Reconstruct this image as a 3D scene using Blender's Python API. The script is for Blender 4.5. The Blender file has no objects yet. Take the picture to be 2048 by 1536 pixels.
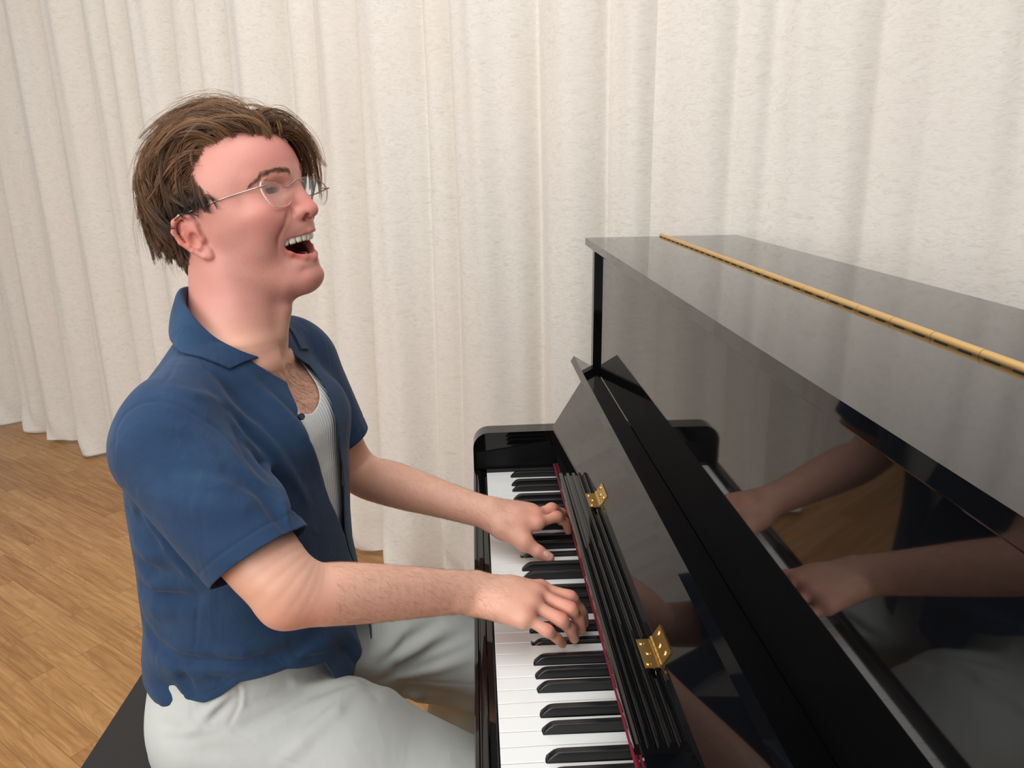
WORLD_STR = 0.43
import bpy, bmesh, math, random
import numpy as np
from mathutils import Vector, Matrix, noise as mnoise
SC = bpy.context.scene
COL = SC.collection
ZK = 0.735            # height of the white key tops above the floor
# ------------------------------------------------------------------ camera, light, exposure
FPX = 1489.6
cam_d = bpy.data.cameras.new('camera'); cam = bpy.data.objects.new('camera', cam_d); COL.objects.link(cam)
cam_d.sensor_width = 36.0; cam_d.lens = 36.0*FPX/2048.0; cam_d.clip_start = 0.02; cam_d.clip_end = 60
def cam_axes(y, p, r):
    cy, sy, cp, sp, cr, sr = math.cos(y), math.sin(y), math.cos(p), math.sin(p), math.cos(r), math.sin(r)
    F = np.array([sy*cp, cy*cp, -sp]); R = np.array([cy, -sy, 0.0]); U = np.cross(R, F)
    return cr*R+sr*U, -sr*R+cr*U, F
CR, CU, CF = cam_axes(.0469, .2861, -.0158)
CPOS = np.array([-12.07, -1456.7, 622.3])     # mm, z from the key tops
m = Matrix(((CR[0], CU[0], -CF[0], 0), (CR[1], CU[1], -CF[1], 0), (CR[2], CU[2], -CF[2], 0), (0, 0, 0, 1)))
cam.matrix_world = Matrix.Translation((CPOS[0]/1000, CPOS[1]/1000, CPOS[2]/1000+ZK)) @ m
SC.camera = cam
SC.view_settings.view_transform = 'Standard'; SC.view_settings.look = 'None'; SC.view_settings.gamma = 1
SC.view_settings.use_curve_mapping = False
SC.view_settings.exposure = 0.0
w = bpy.data.worlds.new('daylight'); SC.world = w; w.use_nodes = True
bg = w.node_tree.nodes['Background']; bg.inputs[0].default_value = (1.0, 0.995, 0.985, 1); bg.inputs[1].default_value = WORLD_STR
def area(name, loc, target, sx, sy, power, col=(1, 1, 1)):
    d = bpy.data.lights.new(name, 'AREA'); d.shape = 'RECTANGLE'; d.size = sx; d.size_y = sy; d.energy = power; d.color = col
    o = bpy.data.objects.new(name, d); COL.objects.link(o); o.location = loc
    o.rotation_euler = (Vector(target)-Vector(loc)).to_track_quat('-Z', 'Y').to_euler()
    return o
area('window_daylight', (-2.5, -3.7, 2.2), (-0.7, 0.5, 0.9), 3.4, 2.0, 106, (1.0, 0.995, 0.99))
area('ceiling_daylight', (-0.8, -0.9, 3.1), (-0.5, -0.3, 0.0), 2.6, 2.6, 52, (1.0, 0.995, 0.985))

# ------------------------------------------------------------------ helpers
def S2L(c):
    return tuple(((v/255.0)/12.92 if v/255.0 <= .04045 else ((v/255.0+.055)/1.055)**2.4) for v in c)
def mat(name, col=(.5, .5, .5), rough=.5, metal=0, spec=.5, **kw):
    m = bpy.data.materials.new(name); m.use_nodes = True
    b = m.node_tree.nodes['Principled BSDF']
    b.inputs['Base Color'].default_value = (*col, 1); b.inputs['Roughness'].default_value = rough
    b.inputs['Metallic'].default_value = metal; b.inputs['Specular IOR Level'].default_value = spec
    for k, v in kw.items():
        b.inputs[k.replace('_', ' ')].default_value = v
    return m
class NT:
    """tiny node helper"""
    def __init__(s, m): s.t = m.node_tree; s.b = s.t.nodes['Principled BSDF']
    def n(s, typ, **kw):
        x = s.t.nodes.new('ShaderNode'+typ)
        for k, v in kw.items():
            if k.startswith('i_'):
                key = k[2:]
                key = int(key) if key.isdigit() else key.replace('_', ' ')
                x.inputs[key].default_value = v
            else: setattr(x, k, v)
        return x
    def l(s, a, b): s.t.links.new(a, b)
    def ramp(s, fac, stops):
        r = s.n('ValToRGB'); e = r.color_ramp.elements
        while len(e) < len(stops): e.new(.5)
        for q, (p, c) in zip(e, stops): q.position = p; q.color = (*c, 1) if len(c) == 3 else c
        s.l(fac, r.inputs[0]); return r.outputs[0]
    def mix(s, fac, a, b, mode='MIX'):
        x = s.n('Mix', data_type='RGBA', blend_type=mode)
        for v, i in ((fac, 0), (a, 6), (b, 7)):
            if isinstance(v, (int, float)): x.inputs[i].default_value = v
            elif isinstance(v, tuple): x.inputs[i].default_value = (*v, 1)
            else: s.l(v, x.inputs[i])
        return x.outputs[2]
    def bump(s, h, strength, dist=.001, normal=None):
        x = s.n('Bump'); x.inputs['Strength'].default_value = strength; x.inputs['Distance'].default_value = dist
        s.l(h, x.inputs['Height'])
        if normal: s.l(normal, x.inputs['Normal'])
        return x.outputs[0]
def V3(x, y, z): return Vector((x/1000.0, y/1000.0, z/1000.0+ZK))     # mm from the keyboard corner -> metres
def link(name, me, mats=None, parent=None, smooth=False):
    o = bpy.data.objects.new(name, me); COL.objects.link(o)
    if mats is not None:
        for q in (mats if isinstance(mats, (list, tuple)) else [mats]): me.materials.append(q)
    if parent: o.parent = parent
    if smooth: me.polygons.foreach_set('use_smooth', [True]*len(me.polygons))
    return o
def empty(name, loc=(0, 0, 0)):
    o = bpy.data.objects.new(name, None); COL.objects.link(o); o.location = loc; o.empty_display_size = .05
    return o
def tag(o, label=None, cat=None, group=None, kind=None):
    if label: o['label'] = label
    if cat: o['category'] = cat
    if group: o['group'] = group
    if kind: o['kind'] = kind
    return o
def keep(o, parent):
    """parent without moving (parents here are unrotated Empties)"""
    o.parent = parent; o.matrix_parent_inverse = Matrix.Translation(-Vector(parent.location)); return o
def finish(bm, name, mats, parent=None, bevel=0, seg=2, smooth=True, angle=35):
    if bevel:
        es = [e for e in bm.edges if len(e.link_faces) == 2 and e.calc_face_angle(0) > math.radians(25)]
        bmesh.ops.bevel(bm, geom=es, offset=bevel, segments=seg, profile=.5, affect='EDGES', clamp_overlap=True)
    bmesh.ops.recalc_face_normals(bm, faces=bm.faces)
    me = bpy.data.meshes.new(name); bm.to_mesh(me); bm.free()
    o = link(name, me, mats)
    if smooth:
        me.polygons.foreach_set('use_smooth', [True]*len(me.polygons))
        me.set_sharp_from_angle(angle=math.radians(angle))
        wn = o.modifiers.new('normals', 'WEIGHTED_NORMAL'); wn.keep_sharp = True; wn.weight = 80
    if parent: keep(o, parent)
    return o
def bm_box(bm, a, b):
    """a, b opposite corners in mm"""
    vs = [bm.verts.new(V3(x, y, z)) for x in (a[0], b[0]) for y in (a[1], b[1]) for z in (a[2], b[2])]
    for q in ((0, 1, 3, 2), (4, 6, 7, 5), (0, 4, 5, 1), (2, 3, 7, 6), (0, 2, 6, 4), (1, 5, 7, 3)): bm.faces.new([vs[i] for i in q])
def box(name, a, b, m, parent=None, bevel=1.5, seg=2):
    bm = bmesh.new(); bm_box(bm, a, b); return finish(bm, name, m, parent, bevel/1000.0, seg)
def bm_prism(bm, prof, y0, y1):
    """prof: list of (x, z) mm, extruded along y"""
    A = [bm.verts.new(V3(x, y0, z)) for x, z in prof]; B = [bm.verts.new(V3(x, y1, z)) for x, z in prof]
    n = len(prof)
    bm.faces.new(A); bm.faces.new(B[::-1])
    for i in range(n): bm.faces.new([A[i], B[i], B[(i+1) % n], A[(i+1) % n]])
def prism(name, prof, y0, y1, m, parent=None, bevel=1.2, seg=2):
    bm = bmesh.new(); bm_prism(bm, prof, y0, y1); return finish(bm, name, m, parent, bevel/1000.0, seg)
def cyl(bm, p0, p1, r, n=16, r1=None):
    a, b = V3(*p0), V3(*p1); d = (b-a).normalized(); u = d.orthogonal().normalized(); v = d.cross(u); r1 = r if r1 is None else r1
    A = [bm.verts.new(a+(u*math.cos(t)+v*math.sin(t))*r/1000) for t in [2*math.pi*i/n for i in range(n)]]
    B = [bm.verts.new(b+(u*math.cos(t)+v*math.sin(t))*r1/1000) for t in [2*math.pi*i/n for i in range(n)]]
    bm.faces.new(A[::-1]); bm.faces.new(B)
    for i in range(n): bm.faces.new([A[i], A[(i+1) % n], B[(i+1) % n], B[i]])

# ------------------------------------------------------------------ materials of the room and the piano
M = {}
M['lacquer'] = mat('black_lacquer', (.0035, .0035, .004), .035, spec=.5)
nt = NT(M['lacquer']); tc = nt.n('TexCoord'); ns = nt.n('TexNoise', i_Scale=2.2, i_Detail=1.0); nt.l(tc.outputs['Object'], ns.inputs['Vector'])
nt.l(nt.bump(ns.outputs[0], .03, .004), nt.b.inputs['Normal'])
M['satin'] = mat('satin_black', (.004, .004, .005), .42, spec=.25)
M['key_white'] = mat('key_white', S2L((238, 239, 236)), .22)
M['key_black'] = mat('key_black', (.006, .006, .0065), .3)
M['felt'] = mat('red_felt', S2L((120, 14, 40)), .95)
M['brass'] = mat('brass', S2L((206, 170, 104)), .3, metal=1)
M['brass2'] = mat('hinge_brass', S2L((226, 190, 128)), .42, metal=1)
M['dark'] = mat('dark_gap', (.01, .009, .008), .8)
M['leather'] = mat('bench_leather', S2L((44, 41, 41)), .42, spec=.3)
nt = NT(M['leather']); ns = nt.n('TexNoise', i_Scale=900.0, i_Detail=2.0); tc = nt.n('TexCoord'); nt.l(tc.outputs['Object'], ns.inputs['Vector'])
nt.l(nt.bump(ns.outputs[0], .25, .0006), nt.b.inputs['Normal'])

# floor: oak laminate planks
PD = math.atan2(-.615, .788)
fl = mat('oak_laminate', (.45, .24, .09), .38, spec=.35); nt = NT(fl)
tc = nt.n('TexCoord'); mp = nt.n('Mapping', vector_type='TEXTURE'); mp.inputs['Rotation'].default_value = (0, 0, PD); nt.l(tc.outputs['Object'], mp.inputs[0])
br = nt.n('TexBrick', offset=.37, offset_frequency=2, squash=1, i_Scale=1.0)
br.inputs['Mortar Size'].default_value = .0006; br.inputs['Brick Width'].default_value = .62; br.inputs['Row Height'].default_value = .072
br.inputs['Color1'].default_value = (0, 0, 0, 1); br.inputs['Color2'].default_value = (1, 1, 1, 1); br.inputs['Mortar'].default_value = (.5, .5, .5, 1); br.inputs['Bias'].default_value = 0
nt.l(mp.outputs[0], br.inputs[0])
sep = nt.n('SeparateXYZ'); nt.l(mp.outputs[0], sep.inputs[0])
off = nt.n('Math', operation='MULTIPLY', i_1=37.0); nt.l(br.outputs[0], off.inputs[0])
cmb = nt.n('CombineXYZ')
sx = nt.n('Math', operation='MULTIPLY', i_1=.055); nt.l(sep.outputs[0], sx.inputs[0]); ax = nt.n('Math', operation='ADD'); nt.l(sx.outputs[0], ax.inputs[0]); nt.l(off.outputs[0], ax.inputs[1])
nt.l(ax.outputs[0], cmb.inputs[0]); nt.l(sep.outputs[1], cmb.inputs[1]); nt.l(off.outputs[0], cmb.inputs[2])
g1 = nt.n('TexNoise', i_Scale=90.0, i_Detail=5.0, i_Roughness=.6); nt.l(cmb.outputs[0], g1.inputs[0])
cmb2 = nt.n('CombineXYZ'); sx2 = nt.n('Math', operation='MULTIPLY', i_1=.16); nt.l(sep.outputs[0], sx2.inputs[0]); ax2 = nt.n('Math', operation='ADD'); nt.l(sx2.outputs[0], ax2.inputs[0]); nt.l(off.outputs[0], ax2.inputs[1])
nt.l(ax2.outputs[0], cmb2.inputs[0]); nt.l(sep.outputs[1], cmb2.inputs[1])
g2 = nt.n('TexNoise', i_Scale=11.0, i_Detail=1.5, i_Distortion=.6); nt.l(cmb2.outputs[0], g2.inputs[0])
rg = nt.n('Math', operation='MULTIPLY', i_1=13.0); nt.l(g2.outputs[0], rg.inputs[0]); fr = nt.n('Math', operation='PINGPONG', i_1=.5); nt.l(rg.outputs[0], fr.inputs[0])
c0 = nt.ramp(g1.outputs[0], [(.32, S2L((134, 87, 45))), (.5, S2L((174, 127, 75))), (.68, S2L((203, 157, 103)))])
c1 = nt.mix(nt.ramp(fr.outputs[0], [(0, (.6, .6, .6)), (.14, (0, 0, 0))]), c0, S2L((138, 92, 50)))
c2 = nt.mix(.45, c1, nt.ramp(br.outputs[0], [(0, S2L((150, 101, 55))), (.5, S2L((176, 127, 76))), (1, S2L((191, 145, 92)))]))
c3 = nt.mix(br.outputs['Fac'], c2, S2L((120, 82, 48)))
nt.l(c3, nt.b.inputs['Base Color'])
nt.l(nt.bump(g1.outputs[0], .12, .0006), nt.b.inputs['Normal'])
bm = bmesh.new(); q = [bm.verts.new((x, y, 0)) for x, y in ((-5.5, -4.5), (3.5, -4.5), (3.5, 4.5), (-5.5, 4.5))]; bm.faces.new(q)
bm_floor = bmesh.ops.extrude_face_region(bm, geom=bm.faces[:])
for v in [e for e in bm_floor['geom'] if isinstance(e, bmesh.types.BMVert)]: v.co.z -= .05
tag(finish(bm, 'floor', fl, smooth=False), 'wood laminate floor with planks running diagonally', kind='structure')

# curtain ------------------------------------------------------------
cu = mat('cream_curtain', S2L((231, 221, 207)), .95, spec=.1); nt = NT(cu)
nt.b.inputs['Sheen Weight'].default_value = .25
tc = nt.n('TexCoord'); uv = nt.n('UVMap')
mp = nt.n('Mapping'); mp.inputs['Scale'].default_value = (1.0, 2.4, 1); nt.l(uv.outputs[0], mp.inputs[0])
n1 = nt.n('TexNoise', i_Scale=34.0, i_Detail=6.0, i_Roughness=.68, i_Distortion=1.6); nt.l(mp.outputs[0], n1.inputs[0])
n2 = nt.n('TexNoise', i_Scale=320.0, i_Detail=2.0); nt.l(mp.outputs[0], n2.inputs[0])
n3 = nt.n('TexNoise', i_Scale=2.2, i_Detail=2.0); nt.l(uv.outputs[0], n3.inputs[0])
ca = nt.ramp(n1.outputs[0], [(.28, S2L((206, 199, 189))), (.48, S2L((222, 217, 208))), (.75, S2L((230, 225, 217)))])
cb = nt.mix(nt.ramp(n3.outputs[0], [(.35, (0, 0, 0)), (.7, (.35, .35, .35))]), ca, S2L((224, 212, 203)))
nt.l(cb, nt.b.inputs['Base Color'])
b1 = nt.bump(n1.outputs[0], .3, .0022); nt.l(nt.bump(n2.outputs[0], .4, .0012, b1), nt.b.inputs['Normal'])
def curtain(name, s0, s1, label, folds, zt=2.95, hemz=.004, seed=0, base=0.0):
    """cloth hung along the wall line; folds: list of (valley, valley, height, skew), ridges towards the room"""
    T = Vector((.7916, -.611, 0)); N = Vector((-.611, -.7916, 0)); O = Vector((-.052, .800, 0))
    ns = int((s1-s0)/.006); rows = [0, .03, .06, .09, .12, .16, .2, .3, .45, .6, .8, 1.0, 1.25, 1.5, 1.8, 2.1, 2.4, 2.7, zt]
    rnd = random.Random(seed)
    vs = []; uvs = []
    ss = np.linspace(s0, s1, ns+1)
    off = np.zeros_like(ss)+base
    for (a, b, am, g) in folds:          # one ridge between two valleys, g skews it
        t = np.clip((ss-a)/(b-a), 0, 1)
        off += am*np.sin(np.pi*t**g)**.6*((ss >= a) & (ss < b))
    ker = np.exp(-(np.arange(-6, 7)/1.5)**2); ker /= ker.sum()
    off = np.convolve(np.pad(off, 6, mode='edge'), ker, 'valid')
    off += .006*np.sin(ss*23.0+seed)+.0035*np.sin(ss*57+1.3*seed)
    for z in rows:
        k = 1.0-.30*(z/zt)
        for i, s in enumerate(ss):
            sway = .035*math.sin(s*3.1+z*1.1+seed)*(1-z/zt)
            pud = 0
            if z < .2: pud = .020*math.sin(s*19+seed*2)*(1-z/.2)+.012*math.sin(s*47+z*25)*(1-z/.2)
            ripple = .004*math.sin(s*70+3*z)
            zz = z+hemz+(.012*(1+math.sin(s*14+seed)) if z == 0 else (.006*math.sin(s*31+z*60) if z < .2 else 0))
            p = O+T*(s+sway*.6)+N*(off[i]*k+pud+ripple)
            vs.append((p.x, p.y, zz)); uvs.append((s, z))
    n = ns+1; fs = [(r*n+i, r*n+i+1, (r+1)*n+i+1, (r+1)*n+i) for r in range(len(rows)-1) for i in range(ns)]
    me = bpy.data.meshes.new(name); me.from_pydata(vs, [], fs)
    ul = me.uv_layers.new(name='UVMap')
    lv = np.zeros(len(me.loops), dtype=np.int32); me.loops.foreach_get('vertex_index', lv)
    # arc length keeps the pile even over the folds
    d = np.array(vs).reshape(len(rows), n, 3); r8 = d[8]; al = np.concatenate([[0], np.cumsum(np.linalg.norm(np.diff(r8, axis=0), axis=1))])
    uva = np.array(uvs).reshape(len(rows), n, 2).copy(); uva[:, :, 0] = al[None, :]
    ul.data.foreach_set('uv', uva.reshape(-1, 2)[lv].astype(np.float32).ravel())
    o = link(name, me, cu, smooth=True)
    s = o.modifiers.new('sub', 'SUBSURF'); s.levels = 1; s.render_levels = 1; s.subdivision_type = 'CATMULL_CLARK'
    so = o.modifiers.new('cloth', 'SOLIDIFY'); so.thickness = .004; so.offset = 0
    tag(o, label, 'curtain', 'cream curtains along the wall')
    # stitched hem
    return o

va = [-3.65, -3.35, -3.05, -2.78, -2.48, -2.17, -1.865, -1.70, -1.545, -1.255, -1.10, -.94, -.655, -.52, -.325, -.10, .0, .275, .488, .625]
am = [a_*1.85 for a_ in (.07, .08, .07, .08, .085, .085, .05, .055, .075, .05, .055, .08, .045, .06, .06, .035, .06, .05, .03)]
gk = [1, 1, 1, 1, 1.3, 1.3, 1, 1.2, 1.2, 1, 1, 1.1, 1, 1, .6, .8, .9, 1.5, 1.0]
fo = [(a, b, h, g) for a, b, h, g in zip(va[:-1], va[1:], am, gk)]
curtain('curtain', -3.2, .622, 'long cream plush curtain in deep folds behind the man, left of the piano lid', fo, seed=0)
vb = [.58, .80, .875, 1.09, 1.19, 1.5, 1.85, 2.2, 2.6]
fo = [(a, b, h, g) for a, b, h, g in zip(vb[:-1], vb[1:], [.035, .018, .03, .014, .02, .03, .03, .03], [1.6, 1, 1, 1, 1, 1, 1, 1])]
curtain('curtain', .598, 2.5, 'smooth cream plush curtain hanging behind the top of the piano', fo, seed=3, base=.012)
# ------------------------------------------------------------------ upright piano
LQ = M['lacquer']
YN, YF = -1282, 60          # near and far ends of the piano, mm
piano = empty('upright_piano', V3(240, -611, -735))
tag(piano, 'glossy black upright piano with its fallboard open, played by the man', 'piano')
def Pp(name, prof, y0, y1, m=LQ, bv=1.2, seg=2, parent=piano): return prism(name, prof, y0, y1, m, parent, bv, seg)
def Bp(name, a, b, m=LQ, bv=1.5, parent=piano): return box(name, a, b, m, parent, bv)
# lid in two leaves with the long brass hinge between them
Pp('lid_front', [(212, 479), (212, 465), (217, 460.5), (230, 455), (364, 455), (364, 479)], YN, YF, bv=1.6, seg=3)
Pp('lid_rear', [(369, 479), (369, 455), (522, 455), (522, 479)], YN, YF, bv=1.6, seg=3)
bm = bmesh.new(); y = YF-3; i = 0
while y > YN+6:
    y2 = max(y-62, YN+4)
    cyl(bm, (366.5, y, 480.6), (366.5, y2+.6, 480.6), 4.2, 14)
    y = y2; i += 1
lh = finish(bm, 'lid_hinge', M['brass2'], piano, angle=50); lh['label'] = 'long brass piano hinge along the lid'
bm = bmesh.new(); y = YF-3
while y > YN+40:                                     # gaps between the knuckles along the lower edge
    bm_box(bm, (362.0, y-6, 478.95), (363.0, y-23, 479.9)); bm_box(bm, (362.0, y-37, 478.95), (363.0, y-53, 479.9)); y -= 62
finish(bm, 'hinge_gap', M['dark'], lh, smooth=False); lh.children[0].matrix_parent_inverse = Matrix()
lh.children[0].matrix_parent_inverse = Matrix.Identity(4); lh.children[0].location = (0, 0, 0)
# case
for y0, y1 in ((34, 57), (YN+3, YN+26)):
    Pp('side_panel', [(227, 455), (505, 455), (505, -735), (227, -735)], y0, y1, bv=1.2)
    # arm that closes the keyboard: rounded front corner
    ya, yb = (13, 57) if y0 > 0 else (YN+3, YN+51)
    arc = [(-27+34-34*math.cos(t), 50+34*math.sin(t)) for t in [math.pi/2*k/10 for k in range(11)]]
    Pp('arm', [(-27, -70)]+arc+[(150, 85), (229, 85), (229, -130), (20, -130)], ya if y0 > 0 else ya, yb if y0 > 0 else yb, bv=2.2, seg=3)
    kb = (1, 9) if y0 > 0 else (-1222-10, -1222-1)
    Pp('key_block', [(0, 7), (146, 7), (146, -30), (0, -30)], kb[0], kb[1], bv=1)
    kb2 = (8, 16) if y0 > 0 else (-1238, -1230)
    Pp('cheek_liner', [(-20, 6), (-20, 40), (136, 62), (146, 30), (146, 6)], kb2[0], kb2[1], m=M['satin'], bv=1)
Bp('upper_panel', (236, YN+26, -20), (252, 34, 455))
Bp('back_panel', (488, YN+26, -735), (500, 34, 455))
Bp('keybed', (-20, YN+26, -92), (236, 34, -56))
Bp('lower_panel', (196, YN+26, -640), (212, 34, -92))
Bp('bottom_board', (150, YN+26, -735), (500, 34, -640), bv=3)
for yy in (20, -1242):
    Pp('front_leg', [(-8, -92), (34, -92), (30, -735), (-2, -735)], yy-20, yy+20, bv=3)
    Bp('toe_block', (-30, yy-26, -735), (212, yy+26, -690), bv=4)
for k in range(3):
    bm = bmesh.new(); bm_box(bm, (60, -611-12+(k-1)*75, -690), (196, -611+12+(k-1)*75, -683)); finish(bm, 'pedal', M['brass'], piano, .003)
# key slip: rail in front of the keys with rounded moulding
Pp('key_slip', [(-28, -1), (-26.5, 1.5), (-23, 2), (-21.5, .5), (-20, .5), (-19, 3), (-15, 4), (-12, 3), (-10.5, -1), (-3, -3), (-1.5, -6), (-1.5, -60), (-28, -60)], -1235, 10, bv=.35, seg=2)
# felt strip behind the keys and the fallboard
prism('felt_strip', [(140.5, 12.6), (140.5, 14.8), (143, 16), (146, 14.8), (146, 12.6)], -1222, 0, M['felt'], piano, .8)
d = (.518, .8555)        # along the open fallboard, towards its top
def fb(u, v): return (136+d[0]*u-d[1]*v, 75+d[1]*u+d[0]*v)     # v: out of the face towards the player
fbo = Pp('fallboard', [fb(0, 0), fb(152, 0), fb(152, 36), fb(164, 36), fb(164, -16), fb(0, -16)], -1225, 33, bv=1.0)
# lip at the top reaches past the arms
Pp('fallboard_lip', [fb(151.5, -1), fb(151.5, 36.4), fb(164.4, 36.4), fb(164.4, -16.3), fb(151.5, -16.3)], -1262, 56, bv=1.8)
Pp('fallboard_foot', [(150, 6), (143, 30), (136.4, 74), (152, 70), (170, 40), (190, 6)], -1222, 9, bv=1)
# music shelf folded out level from the open fallboard, fluted on top
ZS = 124.0
ms_prof = [(118.5, ZS-11), (117, ZS-7), (117.2, ZS-2), (119, ZS+.6), (123.5, ZS+1.2), (126, ZS)]
for k in range(4):
    x0 = 126.6+k*9.6
    ms_prof += [(x0, ZS-4.6), (x0+3.4, ZS-4.6), (x0+3.8, ZS-.2), (x0+4.6, ZS+.6), (x0+8.2, ZS+.6), (x0+9.0, ZS)]
ms_prof += [(166.5, ZS-.3), (167.5, ZS-1.5), (163.5, ZS-11)]
shelf = Pp('music_shelf', ms_prof, -916, -305, bv=.25, seg=1)
for yy in (-416, -791):
    bm = bmesh.new()
    bm_prism(bm, [(150, ZS+1.0), (165.5, ZS+1.0), (165.5, ZS+2.4), (150, ZS+2.4)], yy-24, yy+24)
    def fp(u, v): return fb(u+(ZS-75)/d[1], v)
    bm_prism(bm, [fp(3, .2), fp(22, .2), fp(22, 1.6), fp(3, 1.6)], yy-24, yy+24)
    for k in range(5): cyl(bm, (167.5, yy-24+k*9.6+.3, ZS+3.2), (167.5, yy-24+(k+1)*9.6-.3, ZS+3.2), 3.0, 14)
    h = finish(bm, 'hinge', M['brass'], None, .0003, 1, angle=40)
    h.parent = shelf; h['label'] = 'brass butt hinge'
    bm = bmesh.new()
    for (x, dy) in ((155, -17), (158.5, 0), (155, 17)): cyl(bm, (x, yy+dy, ZS+2.4), (x, yy+dy, ZS+3.6), 3.4, 14, 2.2)
    for (u, dy) in ((14, -16), (11, 0), (16, 16)):
        x, z = fp(u, 1.6); x2, z2 = fp(u, 2.9); cyl(bm, (x, yy+dy, z), (x2, yy+dy, z2), 3.4, 14, 2.2)
    s_ = finish(bm, 'screws', M['brass'], None, angle=40); s_.parent = shelf
# keys: one mesh per kind, copied
WK = 23.5
def white_mesh(l, r):
    """l, r: how much the far / near side is cut back behind x=50 for a black key"""
    bm = bmesh.new(); g = .45
    o = [(0, -g), (0, -WK+g), (49, -WK+g), (49, -WK+g+r), (200, -WK+g+r), (200, -g-l), (49, -g-l), (49, -g)]
    o = [p for i, p in enumerate(o) if p != o[i-1]]
    A = [bm.verts.new((x/1000, y/1000, 0)) for x, y in o]; B = [bm.verts.new(((x+(1.2 if x == 0 else 0))/1000, y/1000, -.022)) for x, y in o]
    bm.faces.new(A); bm.faces.new(B[::-1])
    for i in range(len(A)): bm.faces.new([A[i], B[i], B[(i+1) % len(A)], A[(i+1) % len(A)]])
    es = [e for e in bm.edges if e.verts[0].co.z == 0 and e.verts[1].co.z == 0]+[e for e in bm.edges if all(v.co.x < .002 for v in e.verts) and abs(e.verts[0].co.z-e.verts[1].co.z) > .01]
    bmesh.ops.bevel(bm, geom=es, offset=.0009, segments=2, profile=.5, affect='EDGES')
    bmesh.ops.recalc_face_normals(bm, faces=bm.faces)
    me = bpy.data.meshes.new('white_key'); bm.to_mesh(me); bm.free(); me.materials.append(M['key_white'])
    return me
# far neighbour cut (l), near neighbour cut (r); far side is the bass
cuts = dict(C=(0, 8.0), D=(4.4, 4.4), E=(8.0, 0), F=(0, 8.6), G=(3.2, 6.2), A=(6.2, 3.2), B=(8.6, 0))
wm = {}
def black_mesh():
    bm = bmesh.new()
    # x from 0 (front foot), width 11 at the foot, 9.4 on top; sloping rounded nose
    secs = [(0, 5.4, -3, 1.5), (0.4, 5.4, -3, 2.2), (4.5, 5.0, -3, 6.8), (8.5, 4.8, -3, 10.2), (12.5, 4.7, -3, 11.6), (17, 4.7, -3, 12.0), (150, 4.7, -3, 12.0)]
    rings = []
    for x, hw, zb, zt in secs:
        hb = 5.4
        k = max(0, min(1, zt/12))
        ht = hb-(hb-4.3)*k; c = min(1.3, zt*.3)
        ring = [(x, -hb, zb), (x, -ht-.15, zt-c), (x, -ht+c*.35, zt-c*.28), (x, -ht+c, zt), (x, ht-c, zt), (x, ht-c*.35, zt-c*.28), (x, ht+.15, zt-c), (x, hb, zb)]
        rings.append([bm.verts.new((a/1000, b/1000, c_/1000)) for a, b, c_ in ring])
    for A, B in zip(rings[:-1], rings[1:]):
        for i in range(8): bm.faces.new([A[i], A[(i+1) % 8], B[(i+1) % 8], B[i]])
    bm.faces.new(rings[0][::-1]); bm.faces.new(rings[-1])
    bmesh.ops.recalc_face_normals(bm, faces=bm.faces)
    me = bpy.data.meshes.new('black_key'); bm.to_mesh(me); bm.free(); me.materials.append(M['key_black'])
    me.polygons.foreach_set('use_smooth', [True]*len(me.polygons)); me.set_sharp_from_angle(angle=math.radians(28)); return me
bk = black_mesh()
names = 'AB'+'CDEFGAB'*7+'C'
pressed_w = {}; pressed_b = {15: 6.5, 25: 6.5}
def addkey(nm, me, x, y, z):
    o = bpy.data.objects.new(nm, me); COL.objects.link(o); o.location = V3(x, y, z); keep(o, piano); return o
for k, n_ in enumerate(names):
    l, r = cuts[n_]
    if k == 0: l = 0
    if k == 51: r = 0
    if (l, r) not in wm: wm[(l, r)] = white_mesh(l, r)
    addkey('white_key', wm[(l, r)], 0, -WK*k, -pressed_w.get(k, 0))
    if n_ in 'CDFGA' and k < 51:
        off_ = {'C': 2.2, 'D': -2.2, 'F': 2.8, 'G': 0, 'A': -2.8}[n_]
        addkey('black_key', bk, 50, -WK*(k+1)+off_, -pressed_b.get(k+1, 0))
# ------------------------------------------------------------------ bench
bench = empty('piano_bench', V3(-445, -470, -735)); tag(bench, 'black padded piano bench the man sits on', 'bench')
b_ = box('seat_cushion', (-624, -800, -285), (-270, -140, -235), M['leather'], bench, 9, 4)
box('apron', (-612, -788, -345), (-282, -152, -285), LQ, bench, 2)
for x in (-590, -304):
    for y_ in (-766, -174):
        box('leg', (x-19, y_-19, -735), (x+19, y_+19, -345), LQ, bench, 3)
# ------------------------------------------------------------------ smooth solid modelling: fields -> one closed surface
def _rot(yw=0, pt=0, rl=0):
    cy, sy = math.cos(yw), math.sin(yw); A = np.array([[cy, -sy, 0], [sy, cy, 0], [0, 0, 1.0]])
    c, s = math.cos(pt), math.sin(pt); B = np.array([[c, 0, -s], [0, 1.0, 0], [s, 0, c]])
    c, s = math.cos(rl), math.sin(rl); D = np.array([[1.0, 0, 0], [0, c, -s], [0, s, c]])
    return A @ B @ D
class Frame:
    def __init__(s, o=(0, 0, 0), m=None): s.o = np.array(o, float); s.m = np.eye(3) if m is None else m
    def loc(s, P): return ((P-s.o) @ s.m).astype(np.float32)
    def w(s, p): return s.o+s.m @ np.array(p, float)
WORLD = Frame()
def smin(a, b, k):
    h = np.clip(.5+.5*(b-a)/k, 0, 1); return b*(1-h)+a*h-k*h*(1-h)
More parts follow.
